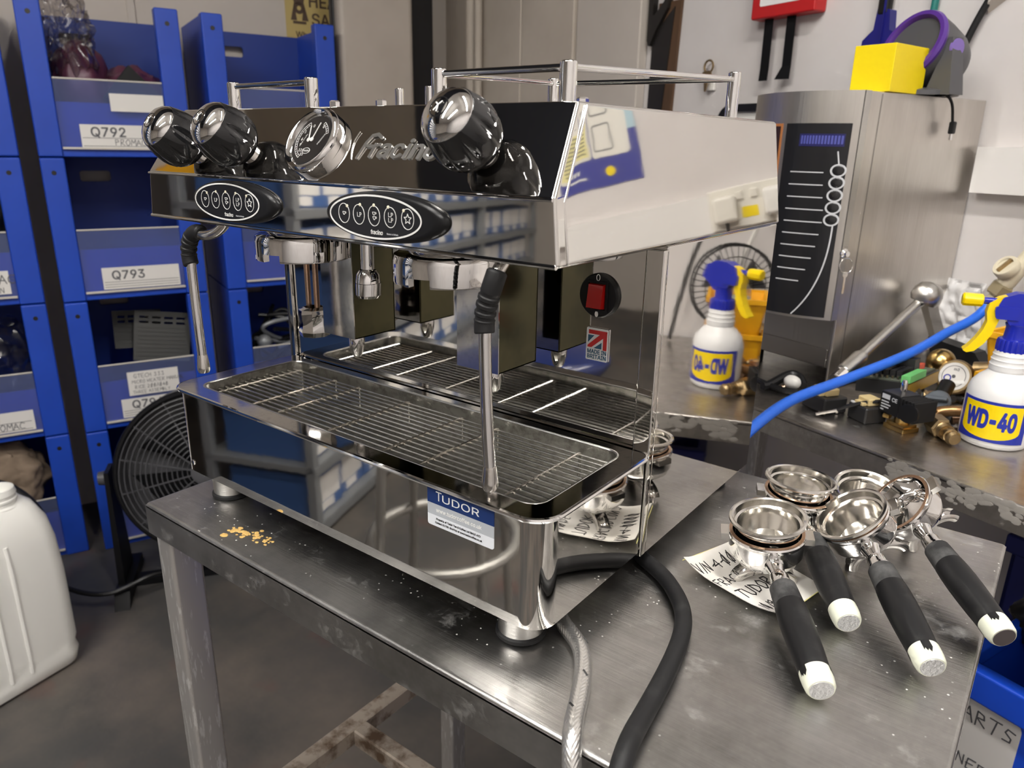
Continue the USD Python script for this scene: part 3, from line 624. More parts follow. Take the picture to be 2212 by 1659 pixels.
# ---------------------------------------------------------------- hose and cable behind the machine
def braided(P, R, name, label, cat):
    k, n = 620, 64
    C_ = spline(P, k); T = np.gradient(C_, axis=0); T /= np.linalg.norm(T, axis=1, keepdims=True)
    L = np.r_[0, np.cumsum(np.linalg.norm(np.diff(C_, axis=0), axis=1))]; th = np.arange(n)*2*pi/n
    a = frame(T[0])[0]; V = []
    for i in range(k):
        a = a-T[i]*(a@T[i]); a /= np.linalg.norm(a); b = np.cross(T[i], a)
        ph = 2*pi*L[i]/.0105
        s1, s2 = np.sin(8*th+ph), np.sin(8*th-ph)
        rr = R*(1+.055*np.where(np.sin(4*th) > 0, np.abs(s1), np.abs(s2))-.03)
        V.append(C_[i]+rr[:, None]*(np.cos(th)[:, None]*a+np.sin(th)[:, None]*b))
    V = np.vstack(V); i, j = np.meshgrid(np.arange(k-1), np.arange(n), indexing='ij')
    q = np.stack([i*n+j, i*n+(j+1) % n, (i+1)*n+(j+1) % n, (i+1)*n+j], -1).reshape(-1, 4)
    t = thing(name, label, cat, (0, 0, 0))
    obj('braid', trimesh.Trimesh(V, np.vstack([q[:, [0, 1, 2]], q[:, [0, 2, 3]]]), process=False), 'braid_steel', t, True)
    for sidx in (25, 60, 150, 230, 300, 395, 470, 545):
        a_ = frame(T[sidx])[0]; b_ = np.cross(T[sidx], a_)
        t0 = 1.1+sidx*.9; t0 = (t0 % 2.2)+.3
        pts = [C_[sidx+int(w*9)]+R*1.03*(np.array([0, 0, 1])*sin(t0+w*.5)+np.cross(T[sidx], [0, 0, 1])*cos(t0+w*.5)) for w in np.linspace(0, 1, 6)]
        obj('tracer_thread', tube(pts, .0011, 5), 'ink_black', t)
pm('braid_steel', (.74, .73, .71), .26, .9)
braided([(.262, .105, .012), (.290, .088, .0105), (.313, .070, .0095), (.345, .050, .0095), (.368, .022, .0095), (.384, -.008, .0095), (.398, -.040, .0095), (.409, -.062, .008), (.420, -.078, -.012), (.430, -.086, -.06), (.436, -.088, -.16)],
        .0090, 'braided_hose', 'steel braided water hose with black tracer threads coming out under the coffee machine', 'hose')
single('power_cable', tube(spline([(.300, .262, .0105), (.325, .246, .0105), (.352, .231, .0105), (.384, .204, .0105), (.411, .168, .0105), (.429, .118, .0105), (.441, .056, .0105), (.450, -.010, .0105), (.4575, -.052, .0105), (.463, -.076, -.003), (.467, -.084, -.05), (.468, -.085, -.14)], 150), .0098, 16),
       'black_rubber', 'thick black rubber power cable curving over the front of the steel table', 'cable')

# ---------------------------------------------------------------- portafilters and baskets
def basket_mesh(deep=.036, R=.0455):
    r1 = R-.0045
    return lathe([(R, -.0015), (R+.0012, .0), (R+.0005, .0022), (R-.0020, .0030), (r1, .0018), (r1-.0012, -.006), (r1-.0042, -.0075), (r1-.0036, -.0105), (r1-.0045, -deep*.55), (r1-.0105, -deep+.001), (0, -deep+.0012),
                  (0, -deep-.0002), (r1-.0095, -deep), (r1-.0032, -deep*.55), (r1-.0022, -.011), (r1-.0030, -.0085), (r1+.0004, -.006), (r1+.0010, -.0022), (R, -.0014)], 64, close=True)
def make_pf(label, M, o, disc='cap_disc', rim='copper_worn', spout=True, chips=()):
    """local x runs along the handle, z is the bowl's axis, origin in the middle of the rim"""
    t = thing('portafilter', label, 'portafilter', o, M)
    R = .0450
    obj('bowl', lathe([(R-.0045, .0), (R, .0), (R+.0012, -.002), (R+.0005, -.006), (R-.001, -.008), (R-.001, -.026), (R-.006, -.036), (R-.016, -.042), (.012, -.0455), (0, -.046), (0, -.0435), (.012, -.043), (R-.018, -.039), (R-.009, -.034), (R-.0045, -.024)], 64, close=True), 'chrome', t, 40)
    obj('rim', lathe([(R-.0044, .0002), (R-.0005, .0002), (R-.0005, .0008), (R-.0044, .0008)], 64, close=True), rim, t)
    for a in (80, -100):
        lug = hull([(x*cos(rad(a))-y*sin(rad(a)), x*sin(rad(a))+y*cos(rad(a)), z) for x in (R-.004, R+.0095) for y in (-.0115, .0115) for z in (-.0095, -.0015)])
        obj('lug', lug, 'chrome_worn', t, 30)
    obj('neck', lathe([(.0135, .036), (.0115, .044), (.0085, .056), (.0085, .060), (.0105, .0605), (.0112, .064), (.0112, .0735), (.0125, .0745), (.0125, .080)], 28, (0, 0, -.018), (1, 0, -.115)), 'chrome', t, 40)
    hd = np.array([1, 0, -.115]); hd /= np.linalg.norm(hd); ho = np.array([0, 0, -.018])
    obj('handle_collar', lathe([(.0140, .0785), (.0150, .0800), (.0156, .090), (.0161, .104), (.0162, .1085)], 40, ho, hd), 'handle_dusty', t, 40, label='dusty front section of the handle')
    obj('handle', lathe([(.0160, .1083), (.0166, .1090), (.0174, .121), (.0178, .138), (.0175, .158), (.0168, .178), (.0158, .196), (.0154, .2005)], 40, ho, hd), 'handle_black', t, 40)
    cp = obj('end_cap', lathe([(.0157, .2005), (.0159, .205), (.0157, .212), (.0148, .2195), (.0130, .2225), (.0120, .2226)], 36, ho, hd), 'cap_cream', t, 40, label='cream end cap with chipped black paint')
    obj('end_disc', lathe([(.0120, .2222), (.0118, .2232), (.0, .2234)], 30, ho, hd), disc, cp)
    for k, (ang, ln) in enumerate(chips):
        tt = np.radians(np.linspace(ang-16, ang+16, 7)); a_, b_, _ = frame(hd)
        P = []
        for j, q in enumerate(tt):
            for L_, rr in ((.2004, .0160), (.2004+ln*(.6+.4*((j*37) % 5)/4), .0162)): P.append(ho+hd*L_+rr*(cos(q)*a_+sin(q)*b_))
        F = [];
        for j in range(6): F += [(2*j, 2*j+1, 2*j+3), (2*j, 2*j+3, 2*j+2)]
        mm = trimesh.Trimesh(P, F, process=False); obj('paint_chip', mm, 'handle_black', cp)
    if spout:
        sp = obj('spout_boss', lathe([(.011, -.044), (.010, -.056)], 20), 'chrome', t)
        for s in (-1, 1):
            P = [(0, 0, -.052), (0, s*.014, -.054), (0, s*.028, -.060), (0, s*.035, -.070)]
            C_ = spline(P, 16); ang = np.linspace(-.6, pi+.6, 12); V = []
            T = np.gradient(C_, axis=0); T /= np.linalg.norm(T, axis=1, keepdims=True)
            for i in range(16):
                ex = np.array([1., 0, 0]); en = np.cross(T[i], ex)
                V.append(C_[i]+.0105*(np.cos(ang)[:, None]*ex-np.sin(ang)[:, None]*en*(-s)*.8))
            V = np.vstack(V); i, j = np.meshgrid(np.arange(15), np.arange(11), indexing='ij'); q = np.stack([i*12+j, i*12+j+1, (i+1)*12+j+1, (i+1)*12+j], -1).reshape(-1, 4)
            F = np.vstack([q[:, [0, 1, 2]], q[:, [0, 2, 3]]])
            obj('spout', trimesh.Trimesh(np.vstack([V, V+np.array([0, 0, .0012])]), np.vstack([F, F[:, ::-1]+len(V)]), process=False), 'chrome_worn', sp, 60)
    return t
def pose(c, e, roll=0., up=(0, 0, 1)):
    """matrix whose x axis runs from c towards e, rolled about it"""
    ex = np.asarray(e, float)-np.asarray(c, float); ex /= np.linalg.norm(ex)
    ey = np.cross(up, ex); ey /= np.linalg.norm(ey); ez = np.cross(ex, ey)
    return np.column_stack([ex, ey, ez])@RX(roll)
PF = [((.4506, .3100, .0715), (.5560, .1500, .0628), 4, 'worn portafilter nearest the machine, its basket lifted above the rim', dict(chips=((150, .012), (25, .010)))),
      ((.4486, .4420, .0730), (.5580, .2750, .0640), -3, 'worn portafilter at the back left, upright with a loose basket on top', dict(chips=((30, .006),))),
      ((.5260, .4060, .0765), (.6185, .2395, .0600), 36, 'tilted worn portafilter in the middle, basket seated and opening turned to the left', dict(chips=((65, .016), (170, .012)))),
      ((.5620, .4980, .0720), (.6630, .3380, .0520), 52, 'worn portafilter furthest right, lying on its side with a copper rim and dark end disc', dict(chips=((60, .012), (170, .01)), disc='cap_disc_dark'))]
PFM = []
for c, e, ro, lab, kw in PF:
    M = pose(c, e, ro); PFM.append((c, M)); make_pf(lab, M, c, **kw)
def basket(label, c, M, deep=.036): return single('filter_basket', basket_mesh(deep), 'basket_steel', label, 'filter basket', c, M, None, 40)
basket('steel filter basket sitting crooked in the portafilter nearest the machine', (.4500, .3110, .0885), RY(-3)@RX(7))
basket('steel filter basket resting high on the upright portafilter at the back left', (.4486, .4430, .0920), RY(2)@RX(-2))
c, M = PFM[2]; basket('steel filter basket seated in the tilted middle portafilter, showing its perforated bottom', tuple(np.array(c)+M@np.array([0, 0, .004])), M)
dots = []
for i in range(-9, 10):
    for j in range(-9, 10):
        if i*i+j*j < 70: dots.append(place(cyl((0, 0, 0), (0, 0, .0002), .0009, n=5), np.array(c)+M@np.array([i*.0031, j*.0031, -.0308]), M[:, 0], M[:, 1]))
obj('hole', dots, 'ink_grey', stage.GetPrimAtPath('/World/filter_basket_002'), kind='stuff', label='perforations')
basket('steel filter basket leaning loose against the portafilter lying on its side', (.5180, .5350, .0600), RZ(-20)@RY(14)@RX(10), .026)

# handwritten label under the portafilters
gx_, gy_ = 13, 13
c00, c10, c01, c11 = np.array([.363, .271]), np.array([.497, .232]), np.array([.402, .392]), np.array([.520, .345])
V = []
for j in range(gy_):
    for i in range(gx_):
        u, v = i/(gx_-1), j/(gy_-1)
        p = (1-v)*((1-u)*c00+u*c10)+v*((1-u)*c01+u*c11)
        z = .0015+.012*max(0, 1-u*3)**2+.008*max(0, u*3-2)**2*(1-v)+.006*max(0, 1-v*4)**2
        V.append((p[0], p[1], z))
F = []
for j in range(gy_-1):
    for i in range(gx_-1):
        a = j*gx_+i; F += [(a, a+1, a+gx_+1), (a, a+gx_+1, a+gx_)]
V = np.array(V); n0 = len(V); F = np.array(F)
note = thing('job_label', 'white handwritten label curling on the table under the portafilters', 'label', (0, 0, 0))
sheet = trimesh.Trimesh(np.vstack([V+[0, 0, .0006], V]), np.vstack([F, F[:, ::-1]+n0]), process=False)
obj('sheet', sheet, 'paper', note, 60)
def on_note(m):
    """draped on the sheet: x,y of m in 0..1 of the sheet"""
    W = as_tm(m).copy(); P = W.vertices.copy()
    u, v = np.clip(P[:, 0], 0, 1), np.clip(P[:, 1], 0, 1)
    p = (1-v)[:, None]*((1-u)[:, None]*c00+u[:, None]*c10)+v[:, None]*((1-u)[:, None]*c01+u[:, None]*c11)
    z = .0015+.012*np.maximum(0, 1-u*3)**2+.008*np.maximum(0, u*3-2)**2*(1-v)+.006*np.maximum(0, 1-v*4)**2
    W.vertices = np.c_[p, z+.0009+P[:, 2]]; return W
def note_line(s, h, u0, v0, seed): 
    m = hand(s, 1., .0003, .10, .07, seed); V_ = m.vertices.copy(); V_[:, 0], V_[:, 1] = u0+V_[:, 1]*-h*1.0, v0+V_[:, 0]*h*.92
    return on_note(trimesh.Trimesh(V_, m.faces, process=False))
obj('handwriting', [note_line('V/N-4-0000', .115, .20, .02, 1), note_line('FRACINO CON 2', .105, .42, .03, 2), note_line('TUDOR', .135, .66, .10, 3), note_line('10/9/25', .10, .88, .06, 4)], 'ink_black', note)
for q in ([(c00[0]-.002, c00[1]+.003, .013), (c01[0]-.002, c01[1], .010)], [(c10[0]+.002, c10[1]+.002, .008), (c11[0]+.002, c11[1], .0055)]): obj('backing_edge', tube(q, .0007, 5), 'paper_edge', note)

# ---------------------------------------------------------------- steel bench along the back wall
def rt(name, label, cat, a, b, z, rz=0, group=None, R=None):
    return thing(name, label, cat, P3(a, b, z), RZ(-21.+rz) if R is None else RZ(-21.)@R, group)
bn = rt('steel_workbench', 'long steel workbench standing against the white back wall', 'workbench', 0, 0, 0)
obj('benchtop', rbox(-1.02, 2.3, 0, WB-.012, ZB-.012, ZB, .004, 8), 'bench_steel', bn)
obj('apron', box(-1.02, 2.3, 0, .004, ZB-.052, ZB-.006), 'bench_steel', bn); obj('apron', box(-1.02, -1.016, .004, WB-.014, ZB-.052, ZB-.006), 'bench_steel', bn)
for x in (-.98, .62, 2.2):
    for y in (.04, .66): obj('leg', rbox(x, x+.045, y-.02, y+.025, -H, ZB-.012, .005, 8), 'leg_alu', bn)
obj('shelf', box(-.98, 2.2, .05, .68, -.93, -.915), 'brush_dark', bn)
fl = []
for i in range(170):
    u = RNG.random()**1.3; aa = -.13+.33*u; sp = .004+.012*(1-abs(2*u-1))
    zz = ZB-.004-RNG.random()*.03*(1-.3*u)*(.3+1.2*abs(sin(u*9+1)))
    fl.append(place(blob((0, 0, 0), .0075*(.4+RNG.random()*.8), i, .5, 1, 3, (1.2, .07, .8)), (aa, -.0004, zz)))
q = obj('dried_spill', fl, 'spill_grey', bn, kind='stuff', label='crusty pale spill on the bench edge')

# ---------------------------------------------------------------- drinks dispenser
dm = rt('drinks_dispenser', 'tall stainless steel drinks dispenser with black keypad on the bench', 'drinks machine', -.458, .235, ZB)
W0 = -.287
obj('body', rbox(W0, -.006, .03, .493, .05, .68, .004, 8), 'brush_vert', dm)
sp_ = obj('side_panel', rbox(-.006, 0, .022, .493, .004, .6795, .002, 8), 'brush_vert', dm)
obj('seam', box(-.0005, .0008, .061, .064, .01, .675), 'brush_dark', sp_)
for x in (-.26, -.03):
    for y in (.08, .46): obj('foot', cyl((x, y, 0), (x, y, .052), .014), 'black_matte', dm)
obj('lower_front', [box(W0, -.006, .024, .030, .05, .172, .002), box(W0+.004, -.012, .022, .024, .052, .096, .001)], 'brush_dark', dm)
xs = np.linspace(W0, -.002, 33)
def yf(x): return .004-.062*np.clip(1-((x+.150)/.150)**2, 0, 1)
def on_door(m, off=0.):
    W = as_tm(m).copy(); P = W.vertices.copy(); W.vertices = np.c_[P[:, 0], yf(P[:, 0])-P[:, 2]-off, P[:, 1]]; return W
def fine(g, h, n=14):
    """extruded shape cut into strips so that it bends with the door"""
    x0, y0, x1, y1 = g.bounds; ed = np.linspace(x0, x1, n+1); out = []
    for i in range(n):
        q = g.intersection(sbox(ed[i], y0-1, ed[i+1], y1+1))
        if q.area > 1e-10: out.append(extr(q, h))
    return trimesh.util.concatenate(out)
P_ = [(x, yf(x)) for x in xs]+[(-.002, .020), (W0, .020)]
door = obj('door', extr(P_, .680-.172, .172), 'brush_vert', dm, 25)
obj('door_edge', box(-.0022, .0004, .002, .0225, .172, .680), 'satin_steel', door)
kp = obj('keypad_panel', on_door(fine(sbox(-.146, .178, -.014, .612), .0015)), 'dial_black', dm, 30)
obj('display', on_door(fine(sbox(-.110, .563, -.022, .590), .0004), .0016), 'display_blue', kp)
for k, x in enumerate(np.linspace(-.106, -.028, 14)): obj('display_text', on_door(extr(sbox(x, .568, x+.0038, .586), .0003), .0021), 'display_text', kp)
ZL = [.507-.0275*i for i in range(10)]
x1s = [-.052, -.050, -.047, -.043, -.042, -.045, -.048, -.053, -.061, -.072]
ln_ = []
for z, x1 in zip(ZL, x1s): obj('key_line', on_door(fine(sbox(-.122-.0012*(.507-z)*30*.3, z-.0012, x1, z+.0012), .0004, 6), .0016), 'print_grey', kp)
for z in (.512, .4855, .458, .431, .404):
    obj('key_button', on_door(extr(Point(-.026, z).buffer(.0125, 20).boundary.buffer(.0016), .0006), .0016), 'print_grey', kp)
    obj('key_face', on_door(lathe([(.0105, 0), (.009, .0015), (0, .0018)], 20, (-.026, z, 0)), .0017), 'black_gloss', kp)
obj('curve_line', [on_door(fine(LineString([(-.0310, .552), (-.0265, .526)]).buffer(.0012), .0004, 4), .0016), on_door(fine(LineString(spline([(-.022, .391, 0), (-.0235, .340, 0), (-.030, .290, 0), (-.046, .235, 0), (-.078, .180, 0)], 20)[:, :2]).buffer(.0013), .0004, 14), .0016)], 'print_grey', kp)
obj('key_text', [on_door(text(s, .0052, .0003, width=w), .0016).apply_translation((-.116, 0, z)) for s, w, z in (('HOT CHOCOLATE', .046, ZL[0]+.0045), ('HOT CHOCOLATE', .046, ZL[1]+.0045), ('HOT WATER', .038, ZL[2]+.0045))], 'print_grey', kp)
wn = obj('window', on_door(fine(sbox(-.268, .30, -.158, .612), .0014)), 'orange_glow', dm, 30, label='dark window with a coppery frame')
obj('window_pane', on_door(fine(sbox(-.262, .306, -.1625, .606), .0006), .0014), 'window_brown', wn)
lk = obj('lock', lathe([(.011, 0), (.011, .004), (.006, .008), (.006, .013), (0, .013)], 24, (.0, .010, .330), (1, -.2, 0)), 'chrome', dm)
ky = thing('door_keys', 'small keys on a wire ring hanging from the dispenser door lock', 'keys', P3(-.440, .235, .272+.02), -21.)
obj('key_ring', ring((0, 0, -.022), .017, .0011, (.92, -.35, .1), 36, 6), 'wire_steel', ky)
obj('key', [place(extr(LineString([(0, -.012), (0, -.05)]).buffer(.0028).union(Point(0, -.008).buffer(.007)), .0016), (.0, 0, -.034), (.3, .95, 0), (0, 0, 1))], 'wire_steel', ky)

# ---------------------------------------------------------------- on top of the dispenser
yb = single('yellow_carton', rbox(-.047, .047, -.073, .073, 0, .098, .0015, 6), 'yellow_box', 'plain bright yellow box on top of the drinks dispenser', 'box', P3(-.503, .375, .645), RZ(-21.+5))
ht = rt('fan_heater', 'round grey fan heater with a purple rim tilted back on its stand, on the dispenser', 'fan heater', -.50, .50, .645, 0)
hc = np.array([-.012, 0, .098]); hd_ = np.array([-.15, -.90, .38]); hd_ /= np.linalg.norm(hd_)
obj('drum', lathe([(.068, -.085), (.077, -.06), (.081, -.01), (.081, .030)], 48, hc, hd_), 'fan_grey', ht, 40)
obj('rim', lathe([(.081, .024), (.083, .032), (.079, .040), (.070, .040), (.065, .030), (.065, .012)], 48, hc, hd_), 'fan_purple', ht, 40)
obj('grille', lathe([(.065, .014), (.03, .010), (0, .010)], 40, hc, hd_), 'fan_black', ht, 40)
ax = np.cross(hd_, [0, 0, 1]); ax /= np.linalg.norm(ax)
for s in (-1, 1):
    c1 = hc+ax*s*.087; f1 = np.array([c1[0]*.9, c1[1]*.9, 0])
    obj('stand_arm', hull([f1+np.array(d) for d in ((-.03, -.028, 0), (.03, -.028, 0), (.03, .028, 0), (-.03, .028, 0))]+[c1+ax*s*t+np.cross(ax, [0, 0, 1])*u+np.array([0, 0, w]) for t in (-.004, .006) for u in (-.016, .016) for w in (-.02, .022)]), 'fan_grey', ht)
    obj('pivot', lathe([(.020, .0), (.019, .006), (0, .007)], 28, c1+ax*s*.004, ax*s), 'fan_lilac', ht)
obj('stand_base', lathe([(.085, 0), (.085, .010), (.06, .016), (0, .016)], 40), 'fan_grey', ht)
ub = thing('usb_cable', 'short black cable with a metal plug hanging over the dispenser side', 'cable', P3(-.455, .49, .646), -21.)
obj('cord', tube(spline([(-.03, -.02, .004), (-.012, -.006, .006), (.004, .010, .006), (.018, .030, -.004), (.022, .048, -.030), (.020, .062, -.058)], 40), .0032, 10), 'black_satin', ub)
obj('plug', rbox(.014, .027, .057, .071, -.084, -.056, .003, 8), 'black_satin', ub); obj('tip', box(.0175, .0235, .060, .068, -.098, -.083, .001), 'chrome', ub)
obj('clip', cyl((-.004, .0, .004), (.004, .014, .010), .0065, n=14), 'chrome', ub)

# ---------------------------------------------------------------- things on the back wall
def wt(name, label, cat, a, z, b=WB, rz=0): return thing(name, label, cat, P3(a, b, z), RZ(-21.+rz))
fb = wt('fire_blanket_box', 'red fire blanket box with two black pull straps on the white wall', 'fire blanket', -1.085, .905)
obj('case', rbox(-.118, .118, -.055, 0, 0, .32, .006, 8), 'red_box', fb)
obj('panel', xz(extr(rrect(-.085, .065, .035, .29, .006), .001), (0, -.055, 0)), 'print_white', fb)
for x, tw in ((-.062, 0.), (.022, .012)):
    obj('strap', [hull([(x-.015, -.034, .004), (x+.015, -.034, .004), (x-.015, -.029, .004), (x+.015, -.029, .004), (x-.013, -.034, -.145), (x+.017, -.034, -.145), (x-.013, -.029, -.145), (x+.017, -.029, -.145)]),
                  hull([(x-.013, -.034, -.14), (x+.017, -.034, -.14), (x-.013, -.029, -.14), (x+.017, -.029, -.14), (x-.013-tw, -.036-tw, -.178), (x+.017, -.036, -.178), (x-.013-tw, -.031-tw, -.178), (x+.017, -.031, -.178)])], 'strap_black', fb)
sw_ = wt('hand_saw', 'dark hand saw hanging upright on the wall behind the machine', 'saw', -1.66, .60, WB-.012)
blade = obj('blade', xz(extr([(-.045, -.12), (.018, -.12), (.068, .40), (-.040, .31)], .004), (0, 0, 0)), 'saw_dark', sw_)
hp = Polygon([(-.052, .30), (-.045, .285), (-.02, .33), (.035, .40), (.05, .47), (.045, .56), (.012, .60), (-.022, .585), (-.030, .555), (-.043, .575), (-.052, .56)]).buffer(.006).difference(Polygon([(-.028, .385), (.018, .425), (.026, .475), (.008, .535), (-.012, .53), (-.026, .45)]).buffer(.006))
obj('handle', xz(extr(hp, .022), (0, .006, 0)), 'saw_dark', sw_)
bt = wt('wooden_batten', 'narrow brown wooden board fixed to the wall behind the saw', 'board', -1.66, 0, WB-.002)
obj('board', hull([(x, y, z) for y in (-.010, 0) for (x, z) in ((-.035, -.03), (.055, -.03), (.098, 1.02), (-.02, 1.02))]), 'wood_brown', bt)
hk = wt('hanging_keys', 'bunch of dull keys on a wall hook right of the saw', 'keys', -1.395, .765)
obj('hook_plate', rbox(-.018, .022, -.012, 0, -.055, -.005, .004, 8), 'white_plastic', hk)
obj('ring', ring((0, -.022, .022), .020, .0035, (0, 1, 0), 30, 8), 'brass_dull', hk)
for i, (x, t_) in enumerate(((-.012, .15), (.002, -.05), (.014, -.2))):
    obj('key', place(extr(Point(0, 0).buffer(.013).union(LineString([(0, 0), (0, -.05)]).buffer(.004)), .003), (x, -.024-.004*i, -.005), (cos(t_), 0, sin(t_)), (-sin(t_), 0, cos(t_))), 'brass_dull', hk)
mb = wt('black_framed_board', 'white wall board with rounded black frame behind the machine', 'board', -1.062, .30)
fo = rrect(-.275, .275, -.32, .362, .06, 8); obj('frame', xz(extr(fo.difference(fo.buffer(-.024)), .022), (0, 0, 0)), 'black_satin', mb); obj('panel', xz(extr(fo.buffer(-.022), .010), (0, 0, 0)), 'white_plastic', mb)
db = wt('dust_brush', 'dark blue plastic hand brush hanging on the wall beside the fan heater', 'brush', -.765, .78)
obj('head', xz(extr(Polygon([(-.055, -.20), (.055, -.20), (.060, .03), (.024, .05), (.018, .10), (-.012, .105), (-.016, .055), (-.045, .03)]).buffer(.004), .03), (0, 0, 0)), 'dust_blue', db)
obj('handle', rbox(-.018, .016, -.032, -.006, .09, .42, .008, 8), 'black_satin', db); obj('rib', box(.006, .010, -.036, -.03, -.18, .30), 'dust_blue', db)
single('teal_rod', cyl((0, 0, -.06), (.008, 0, .35), .009), 'teal', 'thin teal green rod on the wall above the fan heater', 'rod', P3(-.632, WB-.015, .86), -21.)
single('wall_cable', tube(spline([(.13, -.03, .36), (.04, -.02, .19), (-.015, -.025, .03), (-.02, -.03, -.10), (-.022, -.03, -.30)], 50), .0085, 12), 'black_rubber', 'black cable sloping down the white wall right of the fan heater', 'cable', P3(-.525, WB, .70), -21.)
single('wall_bracket', hull([(0, 0, 0), (.35, 0, .25), (.02, 0, .3), (.01, -.03, .02), (.33, -.03, .25), (.03, -.03, .3)]), 'wall_cream', 'pale triangular bracket on the white wall near the ceiling cable', 'bracket', P3(-.50, WB, .845), -21.)
# sockets and poster on the right part of the back wall, seen in the polished head
so = wt('double_socket', 'white double wall socket set in the trunking with two plugs in it', 'socket', -.10, .485, WB-.046)
obj('faceplate', rbox(-.105, .105, -.012, 0, -.058, .058, .004, 8), 'socket_white', so)
for x in (-.02, .02): obj('switch', rbox(x-.010, x+.010, -.018, -.010, .018, .042, .002, 6), 'socket_white', so)
obj('warning_sticker', xz(extr(sbox(-.026, -.034, .016, -.004), .001), (0, -.012, 0)), 'yellow_box', so)
for x, m_ in ((.062, 'socket_white'), (-.075, 'white_plastic')):
    pg = obj('plug', rbox(x-.034, x+.034, -.05, -.012, -.040, .036, .012, 10), m_, so)
    obj('plug_lead', tube(spline([(x, -.03, -.038), (x+.01, -.028, -.12), (x+.05, -.02, -.24), (x+.09, -.02, -.40), (x+.11, -.03, -.515)], 40), .006, 8), 'black_satin' if x > 0 else 'white_plastic', so)
po = wt('wall_poster', 'blue and white instruction poster taped to the wall above the trunking', 'poster', .345, .90, WB-.001)
obj('sheet', box(-.17, .17, -.0015, 0, -.27, .27), 'poster_blue', po)
obj('pale_band', xz(extr(sbox(-.17, -.12, -.10, .27), .001), (0, -.0015, 0)), 'poster_pale', po)
for x0, x1, z0, z1 in ((-.145, -.030, -.185, .262), (-.026, .076, -.185, .262), (.080, .168, -.215, .262)): obj('text_panel', xz(extr(rrect(x0, x1, z0, z1, .012), .001), (0, -.0022, 0)), 'poster_white', po)
obj('highlight_panel', xz(extr(sbox(-.020, -.175, .070, -.045), .001), (0, -.003, 0)), 'poster_lemon', po)
obj('seal', xz(extr(Point(-.075, -.228).buffer(.014), .001), (0, -.0025, 0)), 'yellow_box', po)
tl_ = []
for z in np.arange(-.03, .25, .011): tl_.append(xz(extr(sbox(-.014, z, .066-.02*((z*991) % 1), z+.0035), .0006), (0, -.0033, 0)))
for z in np.arange(-.165, -.055, .012): tl_.append(xz(extr(sbox(-.012, z, .062-.02*((z*991) % 1), z+.004), .0006), (0, -.0042, 0)))
obj('print_lines', tl_, 'ink_grey', po, kind='stuff')
for z in (-.165, -.06, .045, .15):
    obj('diagram', xz(extr(rrect(-.095, -.042, z, z+.075, .008).boundary.buffer(.002), .0006), (0, -.0033, 0)), 'ink_grey', po)
obj('footer_print', [xz(text('www.', .016, .0006, True), (.02, -.003, -.222)), xz(extr(sbox(.0, -.24, .075, -.234), .0006), (0, -.003, 0))], 'print_white', po)
# crumpled clear bag stuck on the wall beside the dispenser
def sheet_grid(nx, ny, fn):
    V = np.array([fn(i/(nx-1), j/(ny-1)) for j in range(ny) for i in range(nx)]); F = []
    for j in range(ny-1):
        for i in range(nx-1):
            a = j*nx+i; F += [(a, a+1, a+nx+1), (a, a+nx+1, a+nx)]
    return trimesh.Trimesh(V, F, process=False)
def crumple(u, v):
    n = float(meshkit.fbm(np.array([[u*4, v*6, 3.1]]), 4, 5)[0]); r_ = float(abs(meshkit.noise(np.array([[u*7, v*9, 8.1]]), 9)[0]-.5))
    return (-.055+.12*u+.02*sin(v*5), -.004-.05*n*(1-v*.5)-.03*r_, .0+.235*v)
pm('bag_clear_white', (.66, .65, .65), .3)
single('plastic_bag', sheet_grid(36, 50, crumple), 'bag_clear_white', 'crumpled whitish plastic bag against the wall beside the dispenser', 'bag', P3(-.405, WB-.004, ZB+.004), -21., smooth=20)

# ---------------------------------------------------------------- spray bottle and yellow trays
wl = P3(-.074, .260, ZB)
wd = thing('spray_bottle', 'white trigger spray bottle with blue and yellow label on the bench', 'spray bottle', wl, -7.)
obj('bottle', lathe([(0.0525, 0), (0.0578, .003), (0.0608, .012), (0.0617, .03), (0.0613, .095), (0.0604, .108), (0.0560, .122), (0.0468, .134), (0.0368, .143), (0.0319, .149), (0.0325, .1515), (0.0333, .153), (0.0328, .160), (0.0337, .162), (0.0318, .164), (0.0314, .170), (0.0325, .172), (0.0304, .174), (0.0299, .180), (0.0309, .182), (0.0290, .184), (0.0285, .190)], 64), 'wd_white', wd, 50)
obj('collar', lathe([(.0275, .1885), (.0285, .190), (.0285, .208), (.0265, .213), (.0215, .214)], 64, rf=lambda t, r_, h: r_*(1+.03*np.sign(np.sin(20*t)))), 'trig_blue', wd, 25)
obj('neck', lathe([(.0215, .213), (.0200, .218), (.0190, .236), (.0215, .243)], 32), 'trig_blue', wd)
def wrapc(m, R):
    W = as_tm(m).copy(); P = W.vertices.copy(); t = P[:, 0]/R; rr = R+P[:, 2]
    W.vertices = np.c_[rr*np.sin(t), -rr*np.cos(t), P[:, 1]]; return W
lb = obj('label', wrapc(fine(sbox(-.066, .016, .066, .098), .0006, 20), .0620), 'wd_blue', wd, 40, label='blue label with yellow shield')
obj('shield', wrapc(fine(Polygon([(-.055, .092), (.055, .092), (.055, .040)]+[(.055*cos(t), .040-.018*sin(t)) for t in np.linspace(0, pi, 14)][1:]), .0005, 18), .0625), 'wd_yellow', lb, 40)
T_ = text('WD-40', .034, .0005, 3, cx=True, width=.092); T_ = T_.subdivide_to_size(.008); obj('brand_print', wrapc(T_.apply_translation((0, .044, 0)), .0629), 'wd_blue', lb, 40)
